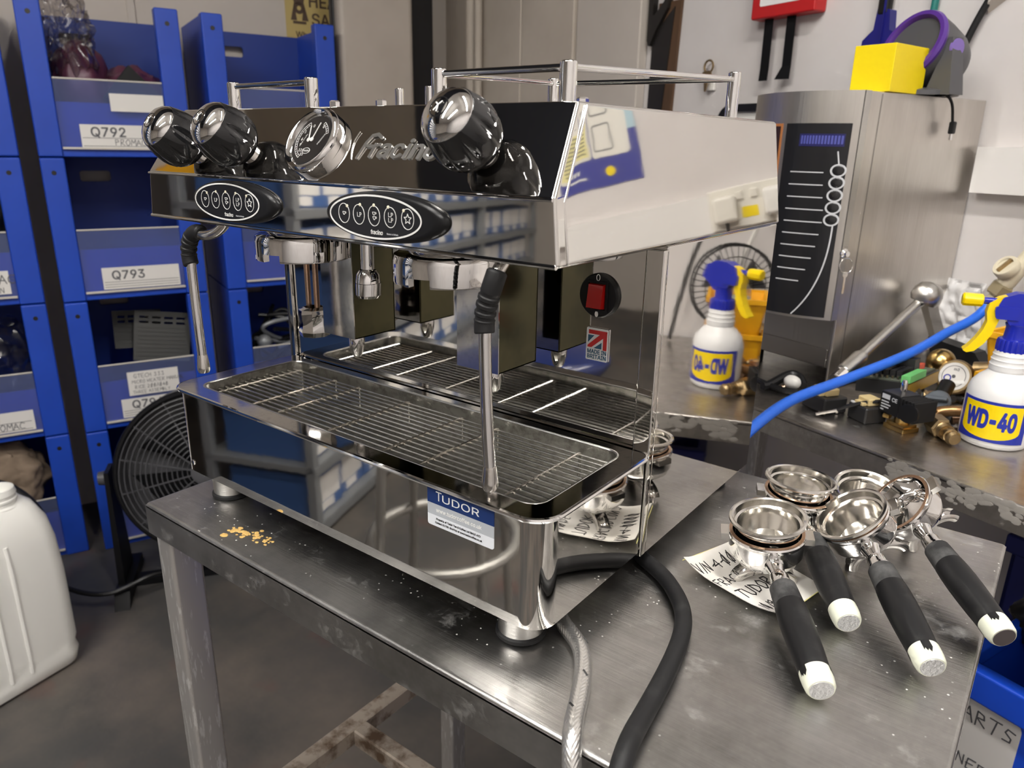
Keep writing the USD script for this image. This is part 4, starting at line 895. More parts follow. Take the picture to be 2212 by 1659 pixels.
# sprayer head: local u axis points along the nozzle
nz = np.array([-.80, -.60, 0]); nz /= np.linalg.norm(nz); nzl = RZ(21.-14) @ nz
un = np.array([-.926, -.378, 0.]); un /= np.linalg.norm(un); vn = np.array([un[1], -un[0], 0]); Zz = np.array([0, 0, 1.])
def uz(poly, th, o=(0, 0, 0)):
    return place(extr(poly, th), np.asarray(o, float)-vn*th/2*-1-np.cross(un, Zz)*0, un, Zz, vn*-1)
def slab(pts, th, rnd=.004):
    P = Polygon(pts).buffer(-rnd).buffer(rnd, resolution=4)
    m = extr(P, th); V = m.vertices.copy(); V[:, 2] -= th/2; return trimesh.Trimesh(un*V[:, :1]+Zz*V[:, 1:2]+np.cross(un, Zz)*V[:, 2:3], m.faces, process=False)
obj('head', [slab([(-.055, .262), (-.045, .290), (-.02, .303), (.012, .303), (.036, .293), (.042, .276), (.030, .262), (.018, .242), (-.018, .232), (-.030, .246)], .030, .006), slab([(.005, .252), (.042, .252), (.046, .266), (.046, .276), (.005, .276)], .036, .004)], 'trig_blue', wd, 30)
nb = obj('barrel', cyl(un*.03+Zz*.283, un*.068+Zz*.283, .0065), 'trig_blue', wd)
obj('nozzle', lathe([(.0095, .066), (.0120, .068), (.0125, .099), (.0100, .102), (.003, .102)], 24, Zz*.283, un, lambda t, r_, h: r_*(1+.03*np.sign(np.sin(8*t)))), 'trig_yellow', wd, 25)
obj('trigger', slab([(-.012, .288), (-.006, .299), (.012, .302), (.040, .292), (.056, .280), (.058, .262), (.054, .245), (.058, .228), (.066, .210), (.078, .192), (.086, .184), (.078, .180), (.066, .184), (.052, .200), (.042, .220), (.036, .244), (.032, .262), (.020, .276), (.0, .280)], .022, .002), 'trig_yellow', wd, 30)
obj('pivot_pin', cyl(Zz*.290-np.cross(un, Zz)*.0125, Zz*.290+np.cross(un, Zz)*.0125, .0048), 'white_plastic', wd)
def tray(z, label):
    t = rt('picking_tray', label, 'tray', -.113, .47, z)
    w0, w1, d0, d1, h = .060, .074, .060, .078, .092
    for s in (-1, 1):
        obj('side_wall', hull([(s*(w0-q), y*d0, 0) for q in (0, .004) for y in (-1, 1)]+[(s*(w1-q), y*d1, h) for q in (0, .004) for y in (-1, 1)]), 'yellow_bin', t)
    obj('back_wall', hull([(x*w0, d0-q, 0) for q in (0, .004) for x in (-1, 1)]+[(x*w1, d1-q, h) for q in (0, .004) for x in (-1, 1)]), 'yellow_bin', t)
    obj('front_wall', hull([(x*w0, -d0+q, 0) for q in (0, .004) for x in (-1, 1)]+[(x*w1, -d1+q, h) for q in (0, .004) for x in (-1, 1)]), 'yellow_bin', t)
    obj('bottom', box(-w0, w0, -d0, d0, 0, .004), 'yellow_bin', t)
    fo_ = sbox(-w1-.005, -d1-.005, w1+.005, d1+.005).difference(sbox(-w1+.004, -d1+.004, w1-.004, d1-.004)); obj('rim', extr(fo_, .012, h-.006), 'yellow_bin', t)
tray(ZB, 'lower yellow plastic tray of the pair stacked behind the spray bottle'); tray(ZB+.092, 'upper yellow plastic tray of the pair stacked behind the spray bottle')
cb = rt('clear_bottle', 'clear plastic bottle with blue and white label standing in the upper yellow tray', 'bottle', -.118, .47, ZB+.098)
obj('bottle', lathe([(.026, 0), (.028, .004), (.028, .10), (.020, .118), (.011, .124), (.011, .136), (0, .136)], 32), 'clear_wrap', cb); obj('label', lathe([(.0285, .04), (.0285, .085)], 32), 'poster_pale', cb)
# desk fan
df = rt('desk_fan', 'black desk fan with round wire cage standing by the wall behind the yellow trays', 'fan', -.095, .62, ZB)
fd = np.array([-.25, -.95, .06]); fd /= np.linalg.norm(fd); fc = np.array([0, 0, .185])
for R_, d_ in ((.118, .0), (.116, .03), (.085, .042), (.05, .046)): obj('cage_ring', ring(fc+fd*d_, R_, .0035 if R_ > .11 else .0016, fd, 48, 6), 'fan_black', df)
a_, b_, _ = frame(fd)
for k in range(40):
    t = 2*pi*k/40; e = a_*cos(t)+b_*sin(t); obj('cage_wire', tube([fc+fd*.0+e*.117, fc+fd*.030+e*.114, fc+fd*.045+e*.06, fc+fd*.047+e*.025], .0014, 5), 'fan_black', df)
obj('hub', lathe([(.028, .044), (.028, .05), (0, .052)], 24, fc, fd), 'fan_black', df)
obj('motor', lathe([(.035, -.07), (.035, .0), (.02, .01)], 24, fc, fd), 'fan_black', df)
for k in range(3):
    t = 2*pi*k/3; e = a_*cos(t)+b_*sin(t); f_ = a_*cos(t+1.1)+b_*sin(t+1.1); obj('blade', hull([fc+fd*.02+e*.025, fc+fd*.01+f_*.025, fc+fd*.028+e*.09, fc+fd*.002+f_*.10, fc+fd*.026+e*.092, fc+fd*.0+f_*.098]), 'fan_grey', df)
obj('stem', cyl(fc-fd*.05-Zz*.03, fc-fd*.05-Zz*.185, .014), 'fan_black', df); obj('base', lathe([(.085, 0), (.085, .008), (.05, .016), (0, .018)], 32, (0, .04, 0)), 'fan_black', df)

# ---------------------------------------------------------------- hose, valve, ratchet, spare parts on the bench
single('air_hose', tube(spline([P3(-.255, -.42, -.06), P3(-.293, -.2, .006), P3(-.313, -.08, .031), P3(-.323, .05, .041), P3(-.318, .2, .060), P3(-.315, .4, .092), P3(-.311, .5, .119), P3(-.298, .56, .143), P3(-.290, .60, .185)], 120), .0112, 16), 'hose_blue', 'bright blue plastic hose stretching from behind the coffee machine to the wall valve', 'hose')
vv = rt('wall_valve', 'ivory plastic valve with an olive nut on a pipe above the spray bottle', 'valve', -.289, .60, .185)
vd = np.array([.40, .18, .90]); vd /= np.linalg.norm(vd)
obj('tail', lathe([(.013, -.004), (.013, .02)], 20, (0, 0, 0), vd), 'valve_ivory', vv)
obj('nut', lathe([(.024, .014), (.0265, .018), (.0265, .040), (.024, .044)], 6, (0, 0, 0), vd), 'valve_olive', vv, 20)
obj('body', lathe([(.019, .042), (.021, .05), (.021, .085), (.017, .092), (.016, .13)], 24, (0, 0, 0), vd), 'valve_ivory', vv)
hv = np.array([-.25, -.75, .6]); hv /= np.linalg.norm(hv)
hm = lathe([(.026, .018), (.028, .022), (.028, .034), (.026, .038), (.020, .038), (.018, .034), (0, .034)], 32, vd*.072, hv); obj('handle', hm, 'valve_ivory', vv, 30)
obj('handle_grip', box(-.004, .004, -.018, .018, -.004, .004).apply_transform(np.block([[np.column_stack([np.cross(hv, vd)/np.linalg.norm(np.cross(hv, vd)), np.cross(hv, np.cross(hv, vd))/np.linalg.norm(np.cross(hv, vd)), hv]), (vd*.072+hv*.036)[:, None]], [np.zeros((1, 3)), np.ones((1, 1))]])), 'brass_dull', vv)
obj('pipe', tube([vd*.12, vd*.16, vd*.26+np.array([0, .03, 0]), vd*.30+np.array([.02, .07, 0])], .013, 14), 'valve_olive', vv)
rb = rt('ratchet_bar', 'chrome ratchet bar with a hollow round head leaning against the dispenser side', 'ratchet', 0, 0, 0)
p0, p1 = np.array([-.412, .232, .012]), np.array([-.412, .528, .172]); rd = (p1-p0)/np.linalg.norm(p1-p0)
obj('bar', cyl(p0+rd*.02, p1, .0125), 'satin_steel', rb)
obj('collar', lathe([(.0175, .0), (.0195, .004), (.0195, .062), (.013, .075)], 24, p0+rd*.018, rd), 'satin_steel', rb)
obj('socket', lathe([(.0165, -.022), (.0175, -.018), (.0175, .012), (.015, .016)], 12, p0+rd*.008, rd), 'chrome', rb, 20)
obj('head', lathe([(.016, .0), (.030, -.004), (.036, .008), (.035, .026), (.026, .042), (.010, .049), (0, .050)], 32, p1+np.array([0, .002, -.006]), (.25, .25, .93)), 'satin_steel', rb, 50)
obj('head_hollow', lathe([(.029, -.0045), (.0, -.003)], 32, p1+np.array([0, .002, -.006]), (.25, .25, .93)), 'saw_dark', rb)
obj('lever', hull([p1+np.array(d) for d in ((-.008, .0, -.01), (.012, .0, -.01), (-.008, .045, -.012), (.012, .045, -.012), (-.004, .12, -.17), (.010, .12, -.17), (-.004, .175, -.18), (.010, .175, -.18))]), 'brush_dark', rb)
pm('tray_black', (.02, .02, .021), .4)
def block(label, a, b, rz, w, d, h):
    t = rt('relay_box', label, 'electrical part', a, b, ZB, rz)
    obj('case', box(0, w, 0, d, 0, h, .003), 'tray_black', t)
    obj('connector', [box(w*.18, w*.80, d*.25, d*.8, h, h+.016, .002), box(w*.25, w*.7, d*.05, d*.25, h, h+.008, .001)], 'relay_cream', t)
    obj('terminal', box(w*.1, w*.55, d*.02, d*.10, h, h+.003), 'print_white', t)
block('black relay box with cream connector nearest the hose, in front of the dispenser', -.412, .105, -14, .074, .062, .036)
block('black relay box with cream connector lying beside the solenoid valve', -.312, .128, -16, .056, .056, .036)
pcb = rt('circuit_board', 'circuit board in a black tray with green connectors, lying on the parts heap', 'circuit board', -.266, .268, .002, 0, R=RZ(0)@RX(3)@RY(-2))
u1 = np.array([-.089, -.040, 0]); u2 = np.array([-.015, .146, 0]); n1, n2 = u1/np.linalg.norm(u1), u2/np.linalg.norm(u2)
def pb(a0, a1, b0, b1, z0, z1): return hull([n1*a+n2*b+Zz*z for a in (a0, a1) for b in (b0, b1) for z in (z0, z1)])
obj('tray', pb(0, .105, 0, .15, -.002, .030), 'tray_black', pcb); obj('amber_side', pb(-.0015, .0, .004, .146, .0, .026), 'pcb_amber', pcb)
obj('board', pb(.006, .10, .006, .144, .030, .033), 'panel_green', pcb)
obj('terminal_block', pb(-.004, .014, .0, .075, .030, .046), 'pcb_green', pcb); obj('terminal_block', pb(.092, .115, .01, .04, .024, .042), 'pcb_green', pcb); obj('terminal_block', pb(.02, .075, .10, .125, .036, .048), 'pcb_red', pcb)
for i in range(5): obj('relay', pb(.022+.014*i, .033+.014*i, .022, .07, .033, .050), 'tray_black', pcb)
for i in range(6): obj('pin', [cyl(n1*(.025+.011*i)+n2*.012+Zz*.033, n1*(.025+.011*i)+n2*.012+Zz*.041, .0035, n=8)], 'wire_steel', pcb)
obj('heat_sink', pb(.02, .07, .074, .098, .033, .066), 'tray_black', pcb)
wm = rt('water_meter', 'round brass water meter with white dial lying on the parts heap', 'meter', -.255, .445, .022)
md = np.array([.10, -.93, .34]); md /= np.linalg.norm(md)
obj('body', lathe([(.030, -.055), (.038, -.04), (.040, .0), (.041, .012), (.037, .018), (.033, .018)], 36, (0, 0, 0), md), 'brass_dull', wm, 40)
obj('dial', lathe([(.0325, .0184), (0, .0188)], 36, (0, 0, 0), md), 'card_white', wm)
da, db2, _ = frame(md)
def ond(m): return place(m, md*.0189, np.array([1., .1, 0])/1.005, np.cross(md, [1., .1, 0])/np.linalg.norm(np.cross(md, [1., .1, 0])))
obj('dial_marks', [ond(extr(Point(0, 0).buffer(.025).boundary.buffer(.0006), .0003)), ond(extr(Point(.0, 0).buffer(.004), .0004)), ond(place(text('m3', .006, .0003, True), (-.004, .014, 0)))], 'ink_grey', wm, kind='stuff')
obj('blue_dial', ond(extr(Point(-.012, -.006).buffer(.007).boundary.buffer(.0013), .0004)), 'wd_blue', wm); obj('white_tag', ond(extr(affinity.rotate(sbox(-.003, -.016, .026, -.008), 20), .0006)), 'print_white', wm)
obj('dome', blob((-.052, .02, .022), .032, 3, .02), 'brass', wm, 60); obj('port', cyl((.02, .03, .022), (.075, .045, .034), .017), 'brass_dull', wm); obj('port_nut', lathe([(.022, 0), (.022, .016)], 6, (.062, .043, .031), (.95, .25, .2)), 'brass_dull', wm, 20)
obj('outlet', cyl((.015, .0, -.02), (.085, .0, -.012), .012), 'brass_dull', wm)
so2 = rt('solenoid_valve', 'black solenoid coil with printed label standing on a square brass base', 'solenoid valve', -.205, .158, ZB, -12)
obj('base', [box(-.026, .026, -.022, .022, 0, .010, .001), box(-.022, .022, -.018, .018, .010, .016), lathe([(.015, .016), (.015, .034)], 20)], 'brass', so2)
obj('inlet', lathe([(.006, 0), (.008, .012), (.0, .012)], 12, (-.022, -.01, .022), (-1, -.2, .1)), 'brass', so2)
obj('coil', rbox(-.040, .012, -.028, .028, .032, .078, .003, 6), 'black_satin', so2); obj('coil_rib', [rbox(.012+.008*i, .0185+.008*i, -.030, .030, .032, .076, .002, 6) for i in range(5)], 'black_matte', so2, kind='stuff')
obj('end_disc', lathe([(.020, 0), (.020, .006), (.014, .007), (0, .007)], 24, (.038, -.028, .052), (.25, -.95, 0)), 'black_satin', so2)
obj('stem', lathe([(.0065, .076), (.0065, .098), (.004, .105), (0, .106)], 14, (-.010, 0, 0)), 'chrome', so2)
obj('print', [xz(extr(sbox(-.034, .063, -.014, .073), .0003), (0, -.0282, 0)), xz(text('CE', .008, .0003, True), (-.009, -.0282, .062))]+[xz(extr(sbox(-.034, z, -.034+w, z+.0025), .0003), (0, -.0282, 0)) for z, w in ((.056, .019), (.050, .024), (.044, .020), (.038, .008))], 'print_grey', so2, kind='stuff')
ft_ = rt('brass_fitting', 'large brass hex fitting lying beside the base of the spray bottle', 'pipe fitting', -.168, .208, ZB+.021)
fdv = np.array([.82, -.55, -.06]); obj('hex', lathe([(.018, 0), (.0215, .004), (.0215, .036), (.018, .040)], 6, (0, 0, 0), fdv), 'brass_dull', ft_, 20); obj('thread', lathe([(.0155, .038), (.0165, .042)]+[(.0150+.0012*(i % 2), .044+.0025*i) for i in range(6)], 20, (0, 0, 0), fdv), 'brass_dull', ft_)
obj('barb', lathe([(.0125, .056), (.0125, .066), (.0145, .067), (.0145, .072), (.0125, .073), (.0145, .082), (.0115, .088), (0, .088)], 20, (0, 0, 0), fdv), 'brass_dull', ft_, 25)
cpp = rt('copper_pipe', 'short copper pipe elbow lying behind the brass fitting', 'pipe', 0, 0, 0)
obj('pipe', tube(spline([(-.175, .232, -.018), (-.182, .243, -.006), (-.172, .256, -.001), (-.135, .283, .004), (-.085, .335, .010)], 40), .0115, 14), 'copper_pipe', cpp)
kb2 = rt('float_disc', 'round slate grey plastic disc on the parts heap behind the copper pipe', 'disc', -.205, .285, .004)
obj('disc', lathe([(.024, -.01), (.026, -.006), (.026, .006), (.022, .010), (0, .010)], 32, (0, 0, 0), (.15, -.75, .65)), 'knob_slate', kb2); obj('grip', place(rbox(-.022, .022, -.005, .005, .0, .016, .003, 6), np.array([.15, -.75, .65])*.008, (.95, .25, .1), (-.2, .6, .75)), 'knob_slate', kb2); obj('shaft', cyl((-.005, .02, .01), (-.012, .05, .03), .016), 'black_satin', kb2)
gf = rt('push_fitting', 'small chrome fitting with a white sleeve lying beside the solenoid coil', 'pipe fitting', -.212, .212, ZB+.016, -10)
obj('elbow', lathe([(.009, -.02), (.0105, -.016), (.0105, .012), (.008, .016)], 16, (0, 0, 0), (.6, -.7, .2)), 'chrome', gf); obj('sleeve', rbox(-.002, .022, -.012, .004, .002, .026, .003, 6), 'print_white', gf); obj('olive', lathe([(.011, 0), (.0125, .004), (.011, .008), (.0125, .012), (.011, .016)], 16, (.022, .01, .018), (.4, .4, .6)), 'brass', gf)
pr_ = rt('spade_lead', 'black test lead with a silver fork tip lying in front of the relay boxes', 'cable', 0, 0, 0)
obj('lead', tube(spline([(-.212, .20, .01), (-.26, .145, .012), (-.315, .095, -.014)], 24), .0042, 8), 'black_satin', pr_); obj('fork', [cyl((-.315, .095, -.016), (-.345, .067, -.029), .0038, n=8), tube(spline([(-.33, .12, -.03), (-.352, .125, -.03), (-.358, .10, -.03), (-.335, .085, -.03)], 20), .003, 6)], 'wire_steel', pr_, kind='stuff')
hb = rt('coupling_heap', 'dark brown tangle of small used fittings under the water meter', 'parts', 0, 0, 0)
for i in range(26):
    a, b = -.32+.20*RNG.random(), .27+.22*RNG.random(); z = ZB+.012+.02*RNG.random(); d = RNG.normal(size=3); d[2] *= .3; d /= np.linalg.norm(d); L_ = .03+.04*RNG.random()
    obj('fitting', lathe([(.010, 0), (.012, .004), (.012, L_*.5), (.008, L_*.55), (.008, L_)], [6, 12, 16][i % 3], (a, b, z), d), ['brass_dull', 'tray_black', 'copper_worn', 'chrome_worn', 'saw_dark'][i % 5], hb, 25)
bk = rt('black_bracket', 'black angled plastic bracket standing behind the water meter', 'bracket', -.33, .60, ZB)
obj('plate', hull([(x, y, z) for y in (0, .05) for (x, z) in ((-.06, 0), (.10, 0), (.03, .085), (-.09, .10))]), 'black_satin', bk); obj('flange', hull([(x, y, z) for y in (-.02, .02) for (x, z) in ((.03, .0), (.12, 0), (.115, .035), (.05, .05))]), 'black_matte', bk)
pl = rt('small_plug', 'small black cable plug with a white cap on the bench before the dispenser', 'plug', -.487, .165, ZB)
obj('cap', blob((0, 0, .024), .019, 4, .1, 2, 2, (1.1, .9, .9)), 'card_white', pl, 60); obj('body', [tube(spline([(.01, .03, .012), (-.03, .035, .03), (-.04, -.01, .016), (-.045, -.05, .008)], 24), .011, 10)], 'black_satin', pl); obj('lead', tube(spline([(.03, -.01, .008), (-.01, -.03, .008), (-.06, -.03, .010), (-.12, -.01, .010), (-.16, .04, .010)], 30), .008, 8), 'black_satin', pl); obj('pin', cyl((-.008, -.016, .012), (-.018, -.034, .006), .006), 'copper_worn', pl)

# ---------------------------------------------------------------- blue stacking bins along the left wall
BW, BH, BD = .545, .5585, .50
def bin_(a, b, lev, label, cards=()):
    t = thing('storage_bin', label, 'storage bin', P3(a, b, -H+BH*lev), RZ(69.), None)      # local x along the wall, y into the wall
    h = BH-.004
    for s in (0, 1):
        x0, x1 = (0, .082) if s == 0 else (BW-.086, BW)
        pst = obj('post', rbox(x0, x1, 0, .055, 0, h, .006, 6), 'bin_blue', t)
        obj('hole', xz(extr(Point((x0+x1)/2, h-.055).buffer(.0085, 12), .0012), (0, .0, 0)), 'saw_dark', pst)
        xw = .006 if s == 0 else BW-.018
        obj('side_wall', box(xw, xw+.012, .05, BD, .0, h-.004), 'bin_blue', t)
    wall = sbox(.006, .0, BW-.006, h-.004).difference(rrect(BW*.38-.06, BW*.38+.06, h-.11, h-.065, .012))
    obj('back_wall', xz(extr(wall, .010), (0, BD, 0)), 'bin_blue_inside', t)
    obj('bottom', box(.01, BW-.01, .03, BD, .004, .016), 'bin_blue', t); obj('sill', rbox(.078, BW-.082, .012, .05, .0, .030, .004, 6), 'bin_blue', t)
    obj('inner_front', box(.082, BW-.086, .040, .046, .02, .20), 'bin_blue', t)
    fl_ = obj('front_window', hull([(x, y, z) for x in (.083, BW-.087) for (y, z) in ((.008, .030), (.011, .030), (.002, .280), (.005, .280))]), 'clear_flap', t)
    obj('window_rim', tube([(.084, .003, .281), (BW-.088, .003, .281)], .0035, 6), 'card_cream', t); obj('window_rail', rbox(.084, BW-.088, -.004, .004, .028, .036, .001, 6), 'card_cream', t)
    for (x0, x1, z0, z1, items) in cards:
        yy = .010-.009*(z0-.03)/.25
        cd = obj('label_card', xz(extr(sbox(x0, z0, x1, z1), .0008), (0, yy-.0035, 0)), 'card_white', t)
        tx = []; hx = []
        for kind, s_, x, z, hh in items:
            if kind == 't': tx.append(xz(text(s_, hh, .0006, True), (x, yy-.0045, z)))
            elif kind == 'h': hx.append(xz(hand(s_, hh, .0006, .10, .05, len(s_)), (x, yy-.0045, z)))
            else: hx.append(xz(extr(sbox(x, z, x+s_, z+hh), .0006), (0, yy-.0045, 0)))
        if tx: obj('print', tx, 'ink_grey', cd)
        if hx: obj('handwriting', hx, 'ink_grey', cd, kind='stuff')
    return t
LN = lambda x0, w, zs: [('l', w, x0, z, .0018) for z in zs]
std = (.150, .435)
C1, C2, C3 = (-2.85, -1.893), (-2.817, -1.287), (-2.822, -.657)
bin_(*C2, 2, 'blue bin of the middle stack, second from the top, label ending in 793', [(.150, .440, .040, .128, [('t', 'Q793', .185, .080, .034)]+LN(.155, .28, (.048, .058, .068)))])
bin_(*C2, 3, 'topmost blue bin of the middle stack, label ending in 792', [(.150, .455, .035, .120, [('t', 'Q792', .185, .076, .034), ('h', 'PROMAC', .265, .044, .022)]+LN(.155, .29, (.040, .070))), (.265, .455, .170, .235, [])])
bin_(*C2, 1, 'blue bin of the middle stack, second from the floor, label ending in 794', [(.150, .450, .040, .122, [('t', 'Q794', .190, .078, .034)]+LN(.155, .29, (.048, .058, .068))), (.185, .385, .135, .240, [('h', 'GTECH 333', .21, .212, .017), ('h', 'MICRO HEATER MANUAL', .20, .188, .014), ('h', 'RICE 200/1040', .21, .164, .014), ('h', 'THREE ASSEMBLY', .20, .142, .013)])])
bin_(*C2, 0, 'blue bin at the bottom of the middle stack behind the drum fan')
bin_(*C1, 0, 'bottom blue bin of the leftmost stack, full of crumpled brown paper')
bin_(*C1, 1, 'blue bin of the leftmost stack with a card ending in MAC, second from the floor', [(.10, .435, .040, .125, [('h', 'PROMAC', .27, .050, .026)]+LN(.105, .32, (.046, .078)))])
bin_(*C1, 2, 'blue bin of the leftmost stack, second from the top, cut by the picture edge', [(.10, .440, .045, .135, [('h', 'SAC', .375, .085, .035), ('h', 'MON', .37, .05, .02)])])
bin_(*C1, 3, 'topmost blue bin of the leftmost stack, only its post in view')
for k, w in ((3, 'topmost blue bin of the stack behind the machine, empty above the cup rail'), (2, 'blue bin of the stack behind the machine, second from the top'), (1, 'blue bin of the stack behind the machine holding dark cables'), (0, 'bottom blue bin of the stack behind the machine, hidden below the drip tray')):
    bin_(*C3, k, w, [(.16, .42, .07, .20, [])] if k == 3 else [])
def in_bin(C, lev, x, y, z): 
    e = E2*x-E1*y; return P3(C[0], C[1], -H+BH*lev)+e+np.array([0, 0, z])
single('wrapped_parcel', blob((0, 0, .12), .12, 11, .25, 3, 2.4, (.9, .8, 1.7)), 'pink_wrap', 'pink bubble-wrapped parcel at the left in the topmost middle bin', 'parcel', in_bin(C2, 3, .19, .22, .11), 69.)
single('wrapped_parcel', blob((0, 0, .10), .13, 12, .35, 3, 2.2, (1.1, .9, 1.25)), 'pink_wrap', 'pink bubble-wrapped parcel at the right in the topmost middle bin', 'parcel', in_bin(C2, 3, .375, .30, .10), 69.)
single('black_wedge', hull([(-.11, 0, 0), (.12, 0, 0), (0, .02, .13), (-.11, .1, 0), (.12, .1, 0), (0, .09, .13)]), 'black_matte', 'black angular part between the pink parcels in the topmost middle bin', 'part', in_bin(C2, 3, .36, .10, .22), 69.)
single('clear_bag', blob((0, 0, 0), .11, 15, .6, 4, 3.2, (.8, .7, 1.5)), 'clear_wrap', 'clear plastic bag bulging above the topmost middle bin beside its post', 'bag', in_bin(C2, 3, .16, .18, .44), 69.)
def vent_plate(label, x, y, z, R, w, h):
    t = thing('vent_plate', label, 'panel', in_bin(C2, 1, x, y, z), RZ(69.)@R)
    g = sbox(-w/2, 0, w/2, h)
    for i in range(4):
        for j in range(2): g = g.difference(rrect(-w/2+.02+i*(w-.03)/4, -w/2+.02+i*(w-.03)/4+(w-.03)/4-.012, h-.055+j*.022, h-.045+j*.022, .004, 4))
    obj('plate', xz(extr(g, .010), (0, 0, 0)), 'panel_grey', t)
    obj('rib', [xz(extr(sbox(-w/2+.015, z_, w/2-.015, z_+.003), .003), (0, -.010, 0)) for z_ in np.arange(.02, h-.07, .018)], 'panel_grey', t, kind='stuff')
vent_plate('grey slotted plate standing tilted at the right in the middle bin', .34, .13, .24, RY(9)@RX(-12), .23, .22)
vent_plate('grey slotted plate lying behind the tilted one in the middle bin', .27, .26, .28, RY(3)@RX(-15), .20, .17)
single('brown_paper', blob((0, 0, 0), .165, 21, .27, 4, 2.3, (1.05, .9, .95)), 'crumpled', 'crumpled brown packing paper bulging from the bottom left bin', 'paper', in_bin(C1, 0, .27, .16, .36), 69., smooth=25)
single('clear_bag', blob((0, 0, 0), .16, 25, .45, 3, 2.6, (1.0, .8, 1.1)), 'clear_wrap', 'clear crumpled plastic bag in the leftmost bin above the brown paper', 'bag', in_bin(C1, 1, .36, .16, .30), 69., smooth=25)
single('grey_bundle', blob((0, 0, 0), .16, 27, .35, 3, 2., (1.0, .8, 1.2)), 'panel_grey', 'dark grey bundle in the leftmost bin second from the top', 'bundle', in_bin(C1, 2, .33, .2, .30), 69., smooth=25)
cbn = thing('cable_bundle', 'tangle of black cables in the bin behind the machine', 'cables', in_bin(C3, 1, 0, 0, 0), 69.)
for i in range(7):
    P = [(.10+.33*RNG.random(), .08+.2*RNG.random(), .05+.36*RNG.random()) for _ in range(5)]; obj('cable', tube(spline(P, 50), .010, 8), 'black_satin' if i != 2 else 'rack_grey', cbn)
obj('connector', blob((.16, .10, .28), .035, 2, .1, 2), 'rack_grey', cbn)

# ---------------------------------------------------------------- left wall: panel, poster
hp_ = thing('tall_panel', 'tall black frame with a rounded cream face standing at the left wall', 'panel', P3(-2.93, -.10, -H), RZ(69.))
obj('frame', rbox(.02, .520, .0, .05, .0, 3.6, .01, 6), 'black_satin', hp_)
obj('face', rbox(.03, .392, -.030, .0, .10, 2.46, .028, 10), 'board_grey', hp_)
pz = thing('safety_poster', 'yellow health and safety poster on the wall above the bin stacks', 'poster', P3(AL+.004, -.165, 1.18), RZ(69.))
obj('sheet', box(0, .34, -.002, 0, -.55, .55), 'poster_yellow', pz)
obj('print', [xz(text('HEALTH AND', .052, .001, True), (.118, -.002, -.035)), xz(text('SAFETY LAW', .052, .001, True), (.128, -.002, -.115))], 'poster_ink', pz)
obj('small_print', [xz(text('What you', .026, .001, True), (.045, -.002, -.175)), xz(text('should know', .026, .001, True), (.045, -.002, -.215))], 'poster_ink', pz)
cr = [Point(.068, -.045).buffer(.026), Polygon([(.025, -.10), (.045, -.02), (.055, -.10)]), Polygon([(.08, -.10), (.092, -.02), (.112, -.10)]), Polygon([(.04, 0), (.068, .012), (.096, 0), (.09, -.03), (.046, -.03)]), sbox(.035, -.115, .10, -.103)]
obj('crest', [xz(extr(g.difference(Point(.068, -.045).buffer(.010)), .001), (0, -.002, 0)) for g in cr], 'poster_ink', pz, kind='stuff')

# ---------------------------------------------------------------- floor things on the left
ff = thing('drum_fan', 'large black drum fan with a wire grille standing on the floor behind the table', 'fan', (-1.955, .925, -H))
ffc = np.array([0, 0, H-.752]); ffd = np.array([.80, -.56, .20]); ffd /= np.linalg.norm(ffd)
obj('drum', lathe([(.318, -.14), (.330, -.13), (.332, .03), (.322, .045), (.312, .045), (.310, -.12)], 72, ffc, ffd), 'fan_grey', ff, 40)
obj('rim', ring(ffc+ffd*.04, .322, .012, ffd, 72, 10), 'fan_black', ff)
obj('back_guard', lathe([(.311, -.135), (0, -.14)], 48, ffc, ffd), 'fan_black', ff)
a_, b_, _ = frame(ffd)
for i in range(15): obj('grille_ring', ring(ffc+ffd*(.045+.03*(1-(i/15)**1)), .305-.0185*i, .0024, ffd, 56, 5), 'rack_grey' if False else 'fan_grey', ff)
for k in range(14):
    t = 2*pi*k/14+.2; e = a_*cos(t)+b_*sin(t); obj('grille_spoke', tube([ffc+ffd*.047+e*.312, ffc+ffd*.060+e*.2, ffc+ffd*.076+e*.05], .0032, 5), 'fan_grey', ff)
for k in range(4):
    t = pi*k/2; e = a_*cos(t)+b_*sin(t); f_ = a_*cos(t+1.2)+b_*sin(t+1.2); obj('blade', hull([ffc+ffd*.0+e*.05, ffc-ffd*.05+f_*.05, ffc-ffd*.0+e*.27, ffc-ffd*.07+f_*.27, ffc-ffd*.006+e*.27, ffc-ffd*.076+f_*.27]), 'fan_black', ff)
obj('hub', lathe([(.05, .05), (.05, .078), (.04, .084), (0, .085)], 28, ffc, ffd), 'fan_grey', ff)
fx = np.cross([0, 0, 1], ffd); fx /= np.linalg.norm(fx); fy = np.array([ffd[0], ffd[1], 0]); fy /= np.linalg.norm(fy)
for s in (-1, 1):
    obj('stand_arm', hull([fx*s*u+fy*v+Zz*z for (u, v, z) in ((.345, -.05, .52), (.36, -.05, .52), (.345, .05, .52), (.36, .05, .52), (.335, -.10, .04), (.36, -.10, .04), (.335, .10, .04), (.36, .10, .04))]), 'fan_black', ff)
    obj('knob', lathe([(.03, 0), (.026, .03), (0, .032)], 16, fx*s*.36+Zz*.48, fx*s), 'fan_grey', ff)
    obj('foot', hull([fx*s*u+fy*v+Zz*z for u in (.31, .365) for (v, z) in ((-.18, 0), (.20, 0), (-.16, .05), (.16, .06))]), 'fan_black', ff)
obj('cross_foot', hull([fx*s*.32+fy*v+Zz*z for s in (-1, 1) for v in (-.03, .03) for z in (.0, .03)]), 'fan_black', ff)
jc = thing('jerrycan', 'white plastic jerrycan with an open threaded neck standing on the floor', 'jerrycan', (-1.995, .115, -H), RZ(9)@np.diag([1.05, 1.05, 1.05]))
